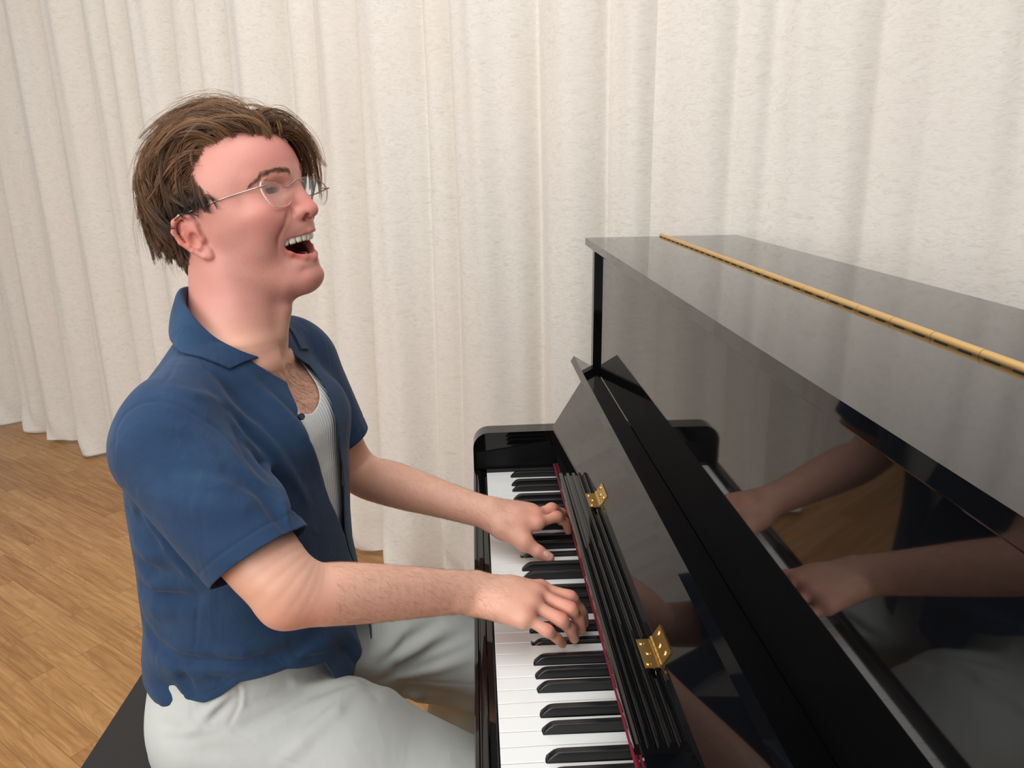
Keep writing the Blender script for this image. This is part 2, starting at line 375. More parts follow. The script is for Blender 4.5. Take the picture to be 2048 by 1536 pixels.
class Field:
    def __init__(s): s.ops = []; s.fr = WORLD
    def add(s, t, f, c, r, k=1.0):
        s.ops.append((t, f, s.fr, s.fr.w(c), float(r), float(k))); return s
    # shapes -------------------------------------------------
    def ell(s, c, r, k=6, t='u', rot=None):
        c_ = np.array(c, np.float32); r_ = np.array(r, np.float32); m = None if rot is None else _rot(*rot).astype(np.float32)
        def f(P):
            q = P-c_
            if m is not None: q = q @ m
            q = q/r_; k0 = np.sqrt((q*q).sum(1))+1e-6; q = q/r_; k1 = np.sqrt((q*q).sum(1))+1e-6
            return k0*(k0-1)/k1
        return s.add(t, f, c, max(r), k)
    def cap(s, a, b, ra, rb=None, k=6, t='u', flat=None):
        """tapered capsule; flat=(axis, factor) squashes it along an axis"""
        rb = ra if rb is None else rb; a = np.array(a, np.float32); b = np.array(b, np.float32); ba = b-a; L2 = float(ba@ba)+1e-9
        def f(P):
            pa = P-a; h = np.clip((pa@ba)/L2, 0, 1); q = pa-h[:, None]*ba
            if flat is not None:
                ax = np.array(flat[0], np.float32); ax /= np.linalg.norm(ax)
                q = q+np.outer(q@ax, ax)*(flat[1]-1)
            return np.sqrt((q*q).sum(1))-(ra+(rb-ra)*h)
        return s.add(t, f, (a+b)/2, math.sqrt(L2)/2+max(ra, rb), k)
    def chain(s, pts, rad, k=4, t='u', flat=None):
        for i in range(len(pts)-1): s.cap(pts[i], pts[i+1], rad[i], rad[i+1], k, t, flat)
        return s
    def tube(s, pts, rad, k=6, flat=None, n=5):
        """smooth tapering limb through the points"""
        P_ = np.array(pts, float); m_ = len(P_); Q = []; r_ = []
        for i in range(m_-1):
            a, b, c, d = P_[max(i-1, 0)], P_[i], P_[i+1], P_[min(i+2, m_-1)]; ra, rb, rc, rd = rad[max(i-1, 0)], rad[i], rad[i+1], rad[min(i+2, m_-1)]
            for f in np.linspace(0, 1, n, endpoint=False):
                cr = lambda a, b, c, d: .5*((2*b)+(-a+c)*f+(2*a-5*b+4*c-d)*f*f+(-a+3*b-3*c+d)*f**3)
                Q.append(cr(a, b, c, d)); r_.append(cr(ra, rb, rc, rd))
        Q.append(P_[-1]); r_.append(rad[-1]); Q = np.array(Q, np.float32); r_ = np.array(r_, np.float32)
        ax = None
        if flat is not None: ax = np.array(flat[0], np.float32); ax /= np.linalg.norm(ax)
        def f_(P):
            best = np.full(len(P), 1e9, np.float32)
            for i in range(len(Q)-1):
                ba = Q[i+1]-Q[i]; pa = P-Q[i]; h = np.clip((pa@ba)/(float(ba@ba)+1e-9), 0, 1); q = pa-h[:, None]*ba
                if ax is not None: q = q+np.outer(q@ax, ax)*(flat[1]-1)
                best = np.minimum(best, np.sqrt((q*q).sum(1))-(r_[i]+(r_[i+1]-r_[i])*h))
            return best
        c = Q.mean(0); return s.add('u', f_, c, float(np.linalg.norm(Q-c, axis=1).max()+r_.max()), k)
    def groove(s, pts, depth, width):
        """valley (depth>0) or ridge (depth<0) along a polyline near the surface"""
        pts = [np.array(p, np.float32) for p in pts]; n = len(pts)
        dp = depth if isinstance(depth, (list, tuple)) else [depth]*n
        c = np.mean(pts, 0); r = max(np.linalg.norm(p-c) for p in pts)+width*2.2
        def f(P):
            best = np.full(len(P), 1e9, np.float32); amp = np.zeros(len(P), np.float32)
            for i in range(n-1):
                a, b = pts[i], pts[i+1]; ba = b-a; pa = P-a; h = np.clip((pa@ba)/(float(ba@ba)+1e-9), 0, 1)
                q = pa-h[:, None]*ba; d2 = (q*q).sum(1); m = d2 < best
                best = np.where(m, d2, best); amp = np.where(m, dp[i]+(dp[i+1]-dp[i])*h, amp)
            return amp*np.exp(-best/(width*width))
        return s.add('d', f, c, r)
    def bump(s, c, r, h):
        c_ = np.array(c, np.float32); r_ = np.array(r if isinstance(r, (tuple, list)) else (r,)*3, np.float32)
        return s.add('d', lambda P: -h*np.exp(-(((P-c_)/r_)**2).sum(1)), c, float(max(r_))*2.2)
    # evaluation -----------------------------------------------
    def eval(s, P, bc=None, br=None):
        d = np.full(len(P), 400.0, np.float32); cache = {}
        for (t, f, fr, c, r, k) in s.ops:
            if bc is not None and r < 1e6 and np.linalg.norm(bc-c)-r-br > k+14: continue
            if id(fr) not in cache: cache[id(fr)] = P.astype(np.float32) if fr is WORLD else fr.loc(P)
            v = f(cache[id(fr)])
            if t == 'u': d = smin(d, v, k)
            elif t == 's': d = -smin(-d, v, k)
            elif t == 'i': d = -smin(-d, -v, k)
            elif t == 'd': d = d+v
        return d
def isosurface(field, lo, hi, vox, name='', B=16, slack=1.35):
    """surface nets over sparse blocks; field(P, bc, br) in mm"""
    lo = np.array(lo, float); hi = np.array(hi, float); bs = B*vox
    nb = np.maximum(1, np.ceil((hi-lo)/bs)).astype(int)
    I = np.stack(np.meshgrid(*[np.arange(n) for n in nb], indexing='ij'), -1).reshape(-1, 3)
    cen = lo+(I+.5)*bs; hd = bs*.5*math.sqrt(3)
    # coarse pass in slabs of blocks
    sup = 6; act = []
    G = (I//sup); key = (G[:, 0]*1000+G[:, 1])*1000+G[:, 2]; order = np.argsort(key, kind='stable'); ks = key[order]
    cuts_ = np.flatnonzero(np.diff(ks))+1
    for idx in np.split(order, cuts_):
        cc = cen[idx]; mc = cc.mean(0); mr = np.linalg.norm(cc-mc, axis=1).max()+hd
        d = field(cc, mc, mr+30); act.append(idx[np.abs(d) < hd*slack+4])
    act = np.concatenate(act)
    n1 = B+2; lin = np.arange(n1)
    off = np.stack(np.meshgrid(lin, lin, lin, indexing='ij'), -1).reshape(-1, 3).astype(np.float32)*vox
    NX, NY, NZ = [int(v) for v in nb*B+4]
    ids = []; pos = []; quads = []
    for b in act:
        o = lo+I[b]*bs; P = off+o.astype(np.float32); bc = cen[b]
        d = field(P, bc, hd+2*vox).reshape(n1, n1, n1)
        s = d < 0
        if s.all() or not s.any(): continue
        m = n1-1
        cnt = np.zeros((m, m, m), np.float32); acc = np.zeros((m, m, m, 3), np.float32)
        corners = [(i, j, k) for i in (0, 1) for j in (0, 1) for k in (0, 1)]
        for ax in range(3):
            A_ = [slice(None)]*3; B_ = [slice(None)]*3; A_[ax] = slice(0, -1); B_[ax] = slice(1, None)
            da, db = d[tuple(A_)], d[tuple(B_)]; cr = (da < 0) != (db < 0)
            t = np.where(cr, da/np.where(cr, da-db, 1), 0)
            oth = [q for q in range(3) if q != ax]
            for u in (0, 1):
                for v in (0, 1):
                    sl = [slice(None)]*3; sl[oth[0]] = slice(u, u+m); sl[oth[1]] = slice(v, v+m); sl[ax] = slice(0, m)
                    c_ = cr[tuple(sl)]; tt = t[tuple(sl)]
                    cnt += c_
                    acc[..., ax] += np.where(c_, tt, 0); acc[..., oth[0]] += c_*u; acc[..., oth[1]] += c_*v
        on = cnt > 0
        ci = np.argwhere(on); g = ci+I[b]*B
        gid = (g[:, 0].astype(np.int64)*NY+g[:, 1])*NZ+g[:, 2]
        p = (ci+acc[on]/cnt[on][:, None])*vox+o
        ids.append(gid); pos.append(p)
        for ax in range(3):
            oth = [q for q in range(3) if q != ax]
            A_ = [slice(1, B+1)]*3; Bq = [slice(1, B+1)]*3; Bq[ax] = slice(2, B+2)
            sa, sb = s[tuple(A_)], s[tuple(Bq)]
            e = np.argwhere(sa != sb)
            if not len(e): continue
            flip = sa[tuple(e.T)]
            e = e+1+I[b]*B
            def cid(du, dv):
                q = e.copy(); q[:, oth[0]] -= du; q[:, oth[1]] -= dv
                return (q[:, 0].astype(np.int64)*NY+q[:, 1])*NZ+q[:, 2]
            q4 = np.stack([cid(1, 1), cid(0, 1), cid(0, 0), cid(1, 0)], 1)
            if ax == 1: flip = ~flip
            q4 = np.where(flip[:, None], q4, q4[:, ::-1])
            quads.append(q4)
    if not ids: raise RuntimeError('empty surface '+name)
    ids = np.concatenate(ids); pos = np.concatenate(pos); quads = np.concatenate(quads)
    uq, first, inv = np.unique(ids, return_index=True, return_inverse=True)
    V = pos[first]; F = np.searchsorted(uq, quads)
    ok = (uq[np.clip(F, 0, len(uq)-1)] == quads).all(1)
    return V, F[ok]
def smooth_mesh(V, F, it=1, lam=.5):
    n = len(V)
    for _ in range(it):
        acc = np.zeros_like(V); cnt = np.zeros(n)
        for i in range(4):
            a, b = F[:, i], F[:, (i+1) % 4]
            for c in range(3): acc[:, c] += np.bincount(a, V[b, c], n)+np.bincount(b, V[a, c], n)
            cnt += np.bincount(a, minlength=n)+np.bincount(b, minlength=n)
        V = V+lam*(acc/np.maximum(cnt, 1)[:, None]-V)
    return V
def vnormals(V, F):
    a, b, c, d = (V[F[:, i]] for i in range(4)); n = np.cross(c-a, d-b); N = np.zeros_like(V)
    for i in range(4):
        for k in range(3): N[:, k] += np.bincount(F[:, i], n[:, k], len(V))
    return N/np.maximum(np.linalg.norm(N, axis=1), 1e-9)[:, None]
def cloth_sheet(field, cut, lo, hi, vox, th, sm=2, name=''):
    """outer surface of a field, trimmed where cut > 0 and given a thickness"""
    V, F = isosurface(field, lo, hi, vox, name)
    V = smooth_mesh(V, F, sm, .5)
    cv = cut(V.astype(np.float32))
    F = F[cv[F].mean(1) < 0]
    used = np.zeros(len(V), bool); used[F.ravel()] = True; re = np.cumsum(used)-1; V = V[used]; F = re[F]
    # boundary edges
    def bound():
        E = np.concatenate([F[:, [i, (i+1) % 4]] for i in range(4)]); K = np.sort(E, 1); key = K[:, 0].astype(np.int64)*len(V)+K[:, 1]
        u, ix, ct = np.unique(key, return_index=True, return_counts=True); return E[ix[ct == 1]]
    BE = bound(); bv = np.unique(BE)
    for _ in range(3):
        P = V[bv].astype(np.float64); c0 = cut(P.astype(np.float32)).astype(float); g = np.zeros_like(P)
        for k in range(3):
            Q = P.copy(); Q[:, k] += 1.0; g[:, k] = cut(Q.astype(np.float32))-c0
        g2 = (g*g).sum(1)+.05
        st = -(c0/g2)[:, None]*g; L = np.linalg.norm(st, axis=1); st *= np.minimum(1, vox*1.2/np.maximum(L, 1e-6))[:, None]
        V[bv] = P+st
    for _ in range(4):                                     # even the rim out along itself
        acc = np.zeros_like(V); cnt = np.zeros(len(V))
        for a, b in ((0, 1), (1, 0)):
            for k in range(3): acc[:, k] += np.bincount(BE[:, a], V[BE[:, b], k], len(V))
            cnt += np.bincount(BE[:, a], minlength=len(V))
        ok = bv[cnt[bv] == 2]; V[ok] = .5*V[ok]+.5*acc[ok]/2
    N = vnormals(V, F); n = len(V)
    V2 = np.concatenate([V, V-N*th]); side = np.stack([BE[:, 1], BE[:, 0], BE[:, 0]+n, BE[:, 1]+n], 1)
    return V2, np.concatenate([F, F[:, ::-1]+n, side])
# ------------------------------------------------------------------ the man: fields in mm, z from the key tops
HEAD = Frame((-339.6, -376.3, 557.3), _rot(-.333, .229, .08))
PSI = -.28; TU = np.array([math.cos(PSI), math.sin(PSI)]); TV = np.array([-math.sin(PSI), math.cos(PSI)])
TZ = np.array([-260, -200, -100, 0, 100, 200, 260, 300, 330, 352, 372, 392])
TX = np.array([-392, -388, -374, -367, -366, -363, -362, -364, -367, -368, -365, -360.])
TY = np.array([-428, -428, -427, -425, -422, -420, -418, -417, -416, -414, -412, -410.])
TA = np.array([116, 122, 120, 116, 114, 114, 108, 98, 86, 76, 68, 60.])
TB = np.array([148, 156, 152, 150, 154, 166, 170, 166, 142, 108, 80, 62.])
def torso_d(P, offu=0.0, offv=0.0):
    """elliptic loft up the trunk; offsets may be arrays over z"""
    z = P[:, 2]; zc = np.clip(z, TZ[0], TZ[-1])
    cx = np.interp(zc, TZ, TX); cy = np.interp(zc, TZ, TY)
    a = np.interp(zc, TZ, TA)+offu; b = np.interp(zc, TZ, TB)+offv
    dx = P[:, 0]-cx; dy = P[:, 1]-cy
    u = dx*TU[0]+dy*TU[1]; v = dx*TV[0]+dy*TV[1]
    e = 2.35
    q = (np.abs(u/a)**e+np.abs(v/b)**e)**(1/e)
    g = np.sqrt((u/(a*a))**2+(v/(b*b))**2)+1e-6
    k0 = np.sqrt((u/a)**2+(v/b)**2)+1e-6
    d = (q-1)*k0/g*.92
    dz = np.maximum(z-TZ[-1], TZ[0]-z)
    return np.where(dz > 0, np.sqrt(np.maximum(d, 0)**2+dz**2), np.maximum(d, dz)).astype(np.float32)
BODY = Field(); B_ = BODY
B_.add('u', torso_d, (-375, -420, 60), 400, 30)
# shoulders, chest
for p, r in (((-388, -586, 308), 48), ((-314, -245, 312), 48)): B_.ell(p, (r, r, r+4), k=36)
B_.cap((-372, -450, 362), (-396, -566, 336), 38, 42, k=36); B_.cap((-345, -372, 366), (-318, -270, 342), 38, 40, k=36)
B_.ell((-290, -475, 262), (36, 66, 44), k=34, rot=(PSI,)); B_.ell((-266, -372, 262), (36, 62, 44), k=34, rot=(PSI,))
# neck
B_.cap((-332, -390, 470), (-352, -411, 366), 56, 62, k=26)
B_.cap((-352, -374, 545), (-352, -380, 490), 50, 52, k=26); B_.cap((-352, -380, 490), (-376, -405, 350), 52, 58, k=26)
# sterno-mastoid and collar bones
B_.cap((-376, -424, 520), (-306, -428, 372), 9, 10, k=20)
B_.cap((-300, -434, 362), (-342, -520, 352), 7, 6, k=18); B_.cap((-288, -398, 362), (-300, -320, 356), 7, 6, k=18)
B_.groove([(-296, -420, 378), (-288, -416, 366)], 5, 14)
# larynx
B_.cap((-282, -408, 432), (-292, -410, 400), 10, 8, k=18)
# arms --------------------------------------------------------
RS, RE, RW = np.array((-388, -592, 304.)), np.array((-236, -686, 150.)), np.array((-30, -577, 75.))
def mid(a, b, t): return np.array(a)*(1-t)+np.array(b)*t
B_.cap(RS, mid(RS, RE, .45), 47, 46, k=24)
fl_ = (0, .28, .96)
B_.tube([mid(RS, RE, .4), mid(RS, RE, .7), mid(RS, RE, .93)+np.array((0, 2, 2)), mid(RE, RW, .1)+np.array((0, 2, -1)), mid(RE, RW, .25), mid(RE, RW, .42), mid(RE, RW, .62), mid(RE, RW, .82), RW+np.array((2, 0, 0))], [48, 47, 43, 39.5, 39.5, 38, 34.5, 31, 29.5], k=14, flat=((0, .35, .94), 1.07), n=4)
B_.ell(mid(RS, RE, 1.0)+np.array((-8, -4, -14)), (26, 26, 24), k=22)
B_.ell((-42, -602, 82), (12, 11, 11), k=14)            # ulnar knob
LS, LE, LW = np.array((-312, -245, 312.)), np.array((-240, -208, 98.)), np.array((-2, -318, 62.))
B_.tube([LS, mid(LS, LE, .45), mid(LS, LE, .88), mid(LE, LW, .1), mid(LE, LW, .25), mid(LE, LW, .42), mid(LE, LW, .62), mid(LE, LW, .82), LW+np.array((2, 0, 0))], [47, 46, 42, 40, 41, 39, 34, 30, 28], k=16, flat=((0, 0, 1), 1.06), n=4)
# hands -------------------------------------------------------
def finger(mcp, pip, dip, tip, r, k=3.4):
    B_.tube([mcp, mid(mcp, pip, .5), pip, mid(pip, dip, .5)*1.0, dip, tip], [r+1.2, r-.3, r+.6, r-.9, r-.7, r-1.8], k=k, n=3)
    B_.ell(np.array(pip)+np.array((0, 0, .8)), (r*.9,)*3, k=5)
def hand(W, side, mc, fing, thumb, wr=26):
    """W wrist, mc four knuckles (index..little), fing [(pip, dip, tip)], thumb [cmc, mcp, ip, tip]"""
    W = np.array(W, float)
    for i, m in enumerate(mc):
        m = np.array(m, float); s_ = W+np.array((8, (i-1.5)*side*-9.0, -2-abs(i-1.5)))
        B_.cap(s_, m-np.array((4, 0, 2)), 17.5, 12.4, k=16)
        B_.ell(m+np.array((0, 0, 1.5)), (10.5, 9.2, 8.5), k=10)
    c = np.mean(mc, 0); B_.ell(c*.55+W*.45+np.array((0, 0, 1)), (40, 36, 15), k=16)
    for i, (p, d, t) in enumerate(fing): finger(mc[i], p, d, t, (8.8, 9.0, 8.6, 7.6)[i])
    cm, m, ip, tp = [np.array(q, float) for q in thumb]
    B_.cap(W*.5+cm*.5, cm, 17, 17, k=14); B_.cap(cm, m, 17, 13, k=14); B_.cap(m, ip, 11.6, 10.2, k=5); B_.cap(ip, tp, 10.8, 8.8, k=4)
    B_.cap(m, mid(mc[0], W, .45), 9, 12, k=16)          # web
RMC = [(66, -561, 66), (61, -583, 70), (52, -605, 69), (40, -624, 63)]
RF = [((104, -574, 58), (120, -574, 34), (123, -573, 16)), ((100, -604, 60), (114, -596, 36), (117, -586, 15)),
      ((86, -622, 56), (100, -613, 34), (106, -603, 14)), ((67, -634, 49), (81, -624, 30), (89, -612, 13))]
hand(RW+np.array((0, 0, -1)), 1, RMC, RF, [(0, -545, 45), (40, -528, 36), (70, -522, 24), (96, -520, 12)])
LMC = [(80, -347, 56), (80, -326, 60), (74, -305, 54), (64, -287, 45)]
LF = [((113, -328, 56), (130, -313, 36), (135, -304, 17)), ((106, -308, 62), (128, -290, 42), (134, -280, 20)),
      ((98, -290, 48), (119, -274, 32), (126, -268, 16)), ((84, -270, 38), (101, -256, 25), (107, -252, 14))]
hand(LW+np.array((0, 0, 0)), -1, LMC, LF, [(22, -345, 48), (55, -371, 34), (77, -380, 21), (94, -384, 11)])
# nail of the left thumb and little details
B_.groove([(88, -391.5, 20), (99, -386, 18)], -.8, 4.5)
# head --------------------------------------------------------
B_.fr = HEAD
B_.ell((2, 0, 42), (96, 75, 81), k=10)
B_.ell((46, 0, 52), (60, 61, 58), k=26)
B_.ell((44, 0, -8), (58, 58, 58), k=24)
B_.ell((28, 0, -62), (56, 50, 46), k=24)
B_.ell((10, 0, -16), (60, 69.5, 50), k=20)
B_.ell((-6, 0, -58), (52, 60, 54), k=38)
for s_ in (-1, 1):
    B_.cap((6, s_*50, -54), (58, s_*27, -98), 12, 13, k=24)      # jaw
    B_.ell((60, s_*48, -4), (26, 18, 15), k=20)                    # cheek bone
    B_.ell((72, s_*38, -17), (19, 17, 16), k=16)                   # smiling cheek
    B_.cap((98, s_*11, 36), (71, s_*46, 40), 7.5, 6.5, k=14)           # brow
    B_.ell((10, s_*62, 20), (36, 13, 40), k=20)
    B_.ell((44, s_*46, -34), (24, 15, 24), k=24)
B_.ell((77, 0, -100), (18, 23, 15), k=18)                          # chin
B_.cap((30, 0, -96), (66, 0, -100), 28, 20, k=22)                  # under the chin
B_.ell((70, 0, -34), (36, 33, 19), k=14); B_.ell((62, 0, -80), (32, 30, 15), k=12)
# nose
B_.cap((100, 0, 24), (111, 0, -6), 7.5, 7.5, k=9); B_.cap((104, 0, 0), (112, 0, -14), 9, 9.5, k=6)
B_.ell((113.5, 0, -15), (9.6, 9, 9), k=6)
for s_ in (-1, 1):
    B_.ell((100, s_*13, -16), (11.5, 7, 8.5), k=5)
    B_.ell((101, s_*34, 21), (13.5, 16.5, 10), k=10, t='s')          # socket
for s_ in (-1, 1):
    B_.ell((70.8, s_*32, 21.5), (13.7, 14.6, 13.6), k=3.5)            # lids over the eyeball
    B_.groove([(84, s_*21, 25), (84, s_*27, 28.5), (82, s_*37, 29), (76, s_*45, 26)], 1.9, 1.5)
    B_.ell((85.5, s_*32.6, 21.2), (16, 12.6, 4.0), k=1.0, t='s')
    B_.ell((106, s_*8.2, -21.5), (9, 4.2, 5.5), k=1.5, t='s')       # nostrils
    B_.groove([(98, s_*19.5, -12), (93, s_*20.5, -22)], 2.2, 3.0)
    B_.groove([(98, s_*24, -9), (93, s_*34, -18), (85, s_*40, -28), (76, s_*42, -38), (69, s_*40, -50), (66, s_*38, -62)], [1.8, 2.8, 3.0, 2.9, 2.2, .5], 3.6)
    B_.groove([(80, s_*47, 13), (78, s_*40, 7), (84, s_*28, 7)], 1.2, 4)
    B_.groove([(66, s_*54, 18), (56, s_*59, 12)], .8, 2.2); B_.groove([(67, s_*54, 23), (56, s_*60, 24)], .7, 2.2)
B_.groove([(107, 0, -27), (106, 0, -38)], 1.2, 3)
B_.groove([(84, -18, -90), (88, 0, -91), (84, 18, -90)], 1.8, 7)
# mouth
UL = [(70, 33, -45), (83, 26, -42.5), (96, 14, -42), (103, 4, -41), (103, -4, -41), (96, -14, -42), (83, -26, -42.5), (70, -33, -45)]
LL = [(69, 33, -49), (79, 26, -62), (88, 13, -73), (93, 0, -76.5), (88, -13, -73), (79, -26, -62), (69, -33, -49)]
B_.chain(UL, [2.6, 3.6, 4.2, 4.4, 4.4, 4.2, 3.6, 2.6], k=3.5); B_.chain(LL, [2.6, 3.8, 4.8, 5.2, 4.8, 3.8, 2.6], k=4)
def mouth(P):
    x, y, z = P[:, 0], P[:, 1], P[:, 2]
    q = np.stack([(x-72)/52, y/32.5, (z+48)/24.5], 1); k0 = np.sqrt((q*q).sum(1)); d1 = (k0-1)*22
    return np.maximum(np.maximum(d1, z+44.5-(y/32.5)**2*1.0), 50-x)
B_.add('s', mouth, (80, 0, -55), 48, 1.6)
# ears
for s_ in (-1, 1):
    HX = [(-11, 75, -9), (-7, 78, 6), (-11, 83, 16), (-20, 87, 20), (-31, 90, 15), (-36.5, 91, 3), (-34, 88.5, -12), (-25, 84, -26), (-14, 79.5, -37), (-6, 76, -39)]
    B_.ell((-19, s_*80.5, -7), (14, 4.2, 25), k=5, rot=(s_*.22, -.12, 0))
    B_.ell((-14, s_*74, -8), (9, 9, 20), k=6); B_.ell((-25, s_*81.5, 1), (12, 5, 16), k=5)
    B_.chain([(x, s_*y, z) for x, y, z in HX], [2.6, 3, 3.2, 3.5, 3.6, 3.5, 3.3, 3.2, 3.8, 4.2], k=2.2)
    B_.chain([(-23, s_*85, 9), (-27, s_*86, -3), (-24, s_*84.5, -16), (-16, s_*81, -24), (-10, s_*79, -24)], [2.4, 2.8, 2.8, 2.8, 2.4], k=2.2)
    B_.ell((-9, s_*77.5, -33), (7.5, 4.2, 9), k=4)
    B_.ell((-15, s_*86, -13), (7, 7.5, 9.5), k=2.5, t='s')
    B_.ell((-6.5, s_*79.5, -15), (3.2, 3.6, 5), k=2.5)
B_.fr = WORLD
BODY_BOX = ((-570, -800, -300), (160, -130, 720))
# ------------------------------------------------------------------ clothes
def T_uvz(P):
    z = np.clip(P[:, 2], TZ[0], TZ[-1]); dx = P[:, 0]-np.interp(z, TZ, TX); dy = P[:, 1]-np.interp(z, TZ, TY)
    return dx*TU[0]+dy*TU[1], dx*TV[0]+dy*TV[1], P[:, 2]
SZ_ = [-200, -130, -90, -50, 0, 50, 100, 150, 200, 260, 300, 330, 352, 372, 392]
SFR = [56, 56, 52, 44, 34, 26, 26, 26, 25, 22, 19, 16, 13, 10, 8]       # how far the shirt stands off in front
SBK = [10, 14, 18, 22, 16, 16, 14, 12, 9, 8, 8, 9, 9, 8, 8]
SSD = [26, 24, 22, 20, 18, 16, 15, 14, 13, 12, 12, 13, 14, 14, 12]
def shirt_torso(P):
    u, v, z = T_uvz(P)
    f = np.where(u > 0, np.interp(z, SZ_, SFR), np.interp(z, SZ_, SBK)); s_ = np.interp(z, SZ_, SSD)
    return torso_d(P, f, s_)
SHIRT = Field(); S_ = SHIRT
S_.add('u', shirt_torso, (-375, -420, 60), 420, 30)
S_.ell((-384, -586, 302), (54, 62, 66), k=34); S_.ell((-314, -243, 308), (58, 62, 68), k=34)
S_.cap((-374, -455, 362), (-388, -566, 336), 44, 48, k=36); S_.cap((-346, -372, 366), (-320, -270, 344), 46, 50, k=40)
S_.ell((-290, -475, 258), (46, 76, 54), k=34, rot=(PSI,)); S_.ell((-264, -368, 258), (44, 70, 54), k=34, rot=(PSI,))
RS2 = np.array((-384., -598, 300)); RA = (RE-RS2)/np.linalg.norm(RE-RS2)
LS2 = np.array((-312., -243, 304)); LA = (LE-LS2)/np.linalg.norm(LE-LS2)
S_.cap(RS2, RS2+RA*210, 68, 62, k=24); S_.cap(LS2, LS2+LA*170, 68, 58, k=20)
# folds: (points, depth, width); positive = valley
def G(pts, d, w): S_.groove(pts, d, w)
FOLDS_SHIRT = []
class Shell_:
    """cloth of a given thickness with openings"""
    def __init__(s, base, th, cut): s.b = base; s.th = th; s.cut = cut
    def eval(s, P, bc=None, br=None):
        d = s.b.eval(P, bc, br)
        return np.maximum(np.maximum(d, -(d+s.th)), s.cut(P))
def plane_cut(P, o, n): return (P-np.array(o)) @ np.array(n)
RN = RA-np.array((.09, 0, .09)); RN /= np.linalg.norm(RN)
RC = RS2+RA*172; LC = LS2+LA*150
EDGE_Z = np.array([-160, -116, -90, -50, 21, 85, 120, 163, 270, 302, 339, 370, 400])
EDGE_N = np.array([-40, -19, 16, 13, 64, 41, 22, -3, -47, -38, -10, -45, -70.])
EDGE_F = np.array([78, 74, 70, 68, 68, 46, 48, 52, 46, 58, 78, 34, 30.])
def hem_z(u, v):
    return np.where(v < 0, np.interp(u, [-140, -40, -17, 4, 28, 48, 75, 123, 154, 175], [-66, -84, -84, -62, -64, -54, -34, -32, -54, -118]),
                   np.interp(u, [-140, -40, 0, 40, 120, 175], [-70, -86, -60, -60, -90, -120]))
def shirt_cut(P):
    u, v, z = T_uvz(P)
    n = np.interp(z, EDGE_Z, EDGE_N); f = np.interp(z, EDGE_Z, EDGE_F)
    front = np.maximum(np.maximum(n-v, v-f), -u)             # negative inside the opening
    sl = (v/170.0)
    hem = hem_z(u, v)
    below = (hem-z)*.9
    # sleeves: only beyond the armhole
    dR = np.linalg.norm(P-(RS2+RA*170), axis=1)-130; dL = np.linalg.norm(P-(LS2+LA*150), axis=1)-105
    cR = np.maximum(plane_cut(P, RC, RN), dR); cL = np.maximum(plane_cut(P, LC, LA), dL)
    # neck hole
    neck = 56-np.sqrt((P[:, 0]+352)**2+(P[:, 1]+411)**2)
    # each cut removes where its own field is negative inside -> positive
    c = np.maximum(np.maximum(-front, below), np.maximum(-np.maximum(-cR, dR), -np.maximum(-cL, dL)))
    return np.maximum(c, np.minimum(neck, z-360)).astype(np.float32)
def stitch(P):
    u, v, z = T_uvz(P); d = .9*np.exp(-((z-hem_z(u, v)-13)/1.7)**2)
    for o_, n_ in ((RC, RN), (LC, LA)):
        t = (P-np.array(o_, np.float32)) @ np.array(n_, np.float32)
        d = np.where(np.linalg.norm(P-np.array(o_, np.float32), axis=1) < 95, 1.0*np.exp(-((t+19)/1.7)**2), d)
    return d.astype(np.float32)
S_.add('d', stitch, (-375, -420, 60), 1e7)
SHIRT_BOX = ((-580, -820, -170), (-120, -120, 440))
TANK = Field()
TANK.add('u', lambda P: torso_d(P, 4+np.clip(T_uvz(P)[0]/50, 0, 1)*np.interp(P[:, 2], [40, 110, 220, 290], [6, 11, 9, 0.0]), 4.0), (-375, -420, 60), 400, 30)
TANK.ell((-290, -475, 262), (40, 70, 48), k=34, rot=(PSI,)); TANK.ell((-266, -372, 262), (40, 66, 48), k=34, rot=(PSI,))
def tank_neck(v): return 290+.0085*(v-10)**2
def tank_cut(P):
    u, v, z = T_uvz(P)
    top = z-np.where(u > 0, tank_neck(v), 330)
    arm = np.maximum(np.abs(v)-118, 200-z); arm = np.minimum(np.abs(v)-134, z-225)
    return np.maximum(np.maximum(top*.8, arm), -60-z).astype(np.float32)
TANK_BOX = ((-560, -640, -80), (-200, -220, 380))
# trousers ----------------------------------------------------
TROU = Field(); T_ = TROU
T_.add('u', lambda P: torso_d(P, 12.0, 14.0), (-400, -425, -130), 300, 20)
T_.ell((-398, -430, -165), (104, 160, 88), k=30)
T_.chain([(-400, -530, -150), (-215, -560, -186), (0, -580, -292)], [98, 90, 78], k=30)
T_.chain([(-390, -335, -150), (-200, -300, -185), (-15, -262, -262)], [100, 90, 86], k=30)
T_.cap((0, -580, -282), (-18, -580, -640), 74, 58, k=26); T_.cap((-22, -258, -275), (-110, -255, -640), 88, 60, k=30)
def tro_cut(P):
    x, z = P[:, 0], P[:, 2]
    seat = -np.minimum(-(np.maximum(-235.5-z, x+262)), 60)*1.0
    bench = np.minimum(-235.0-z, -258-x)                    # inside the bench: below the seat and behind its front edge
    top = z+18+.12*(P[:, 0]+400)*0
    foot = -655-z
    return np.maximum(np.maximum(bench, foot), top).astype(np.float32)
class Solid:
    def __init__(s, base, cut): s.b = base; s.cut = cut
    def eval(s, P, bc=None, br=None): return np.maximum(s.b.eval(P, bc, br), s.cut(P))
TRO_BOX = ((-580, -720, -665), (140, -120, -5))
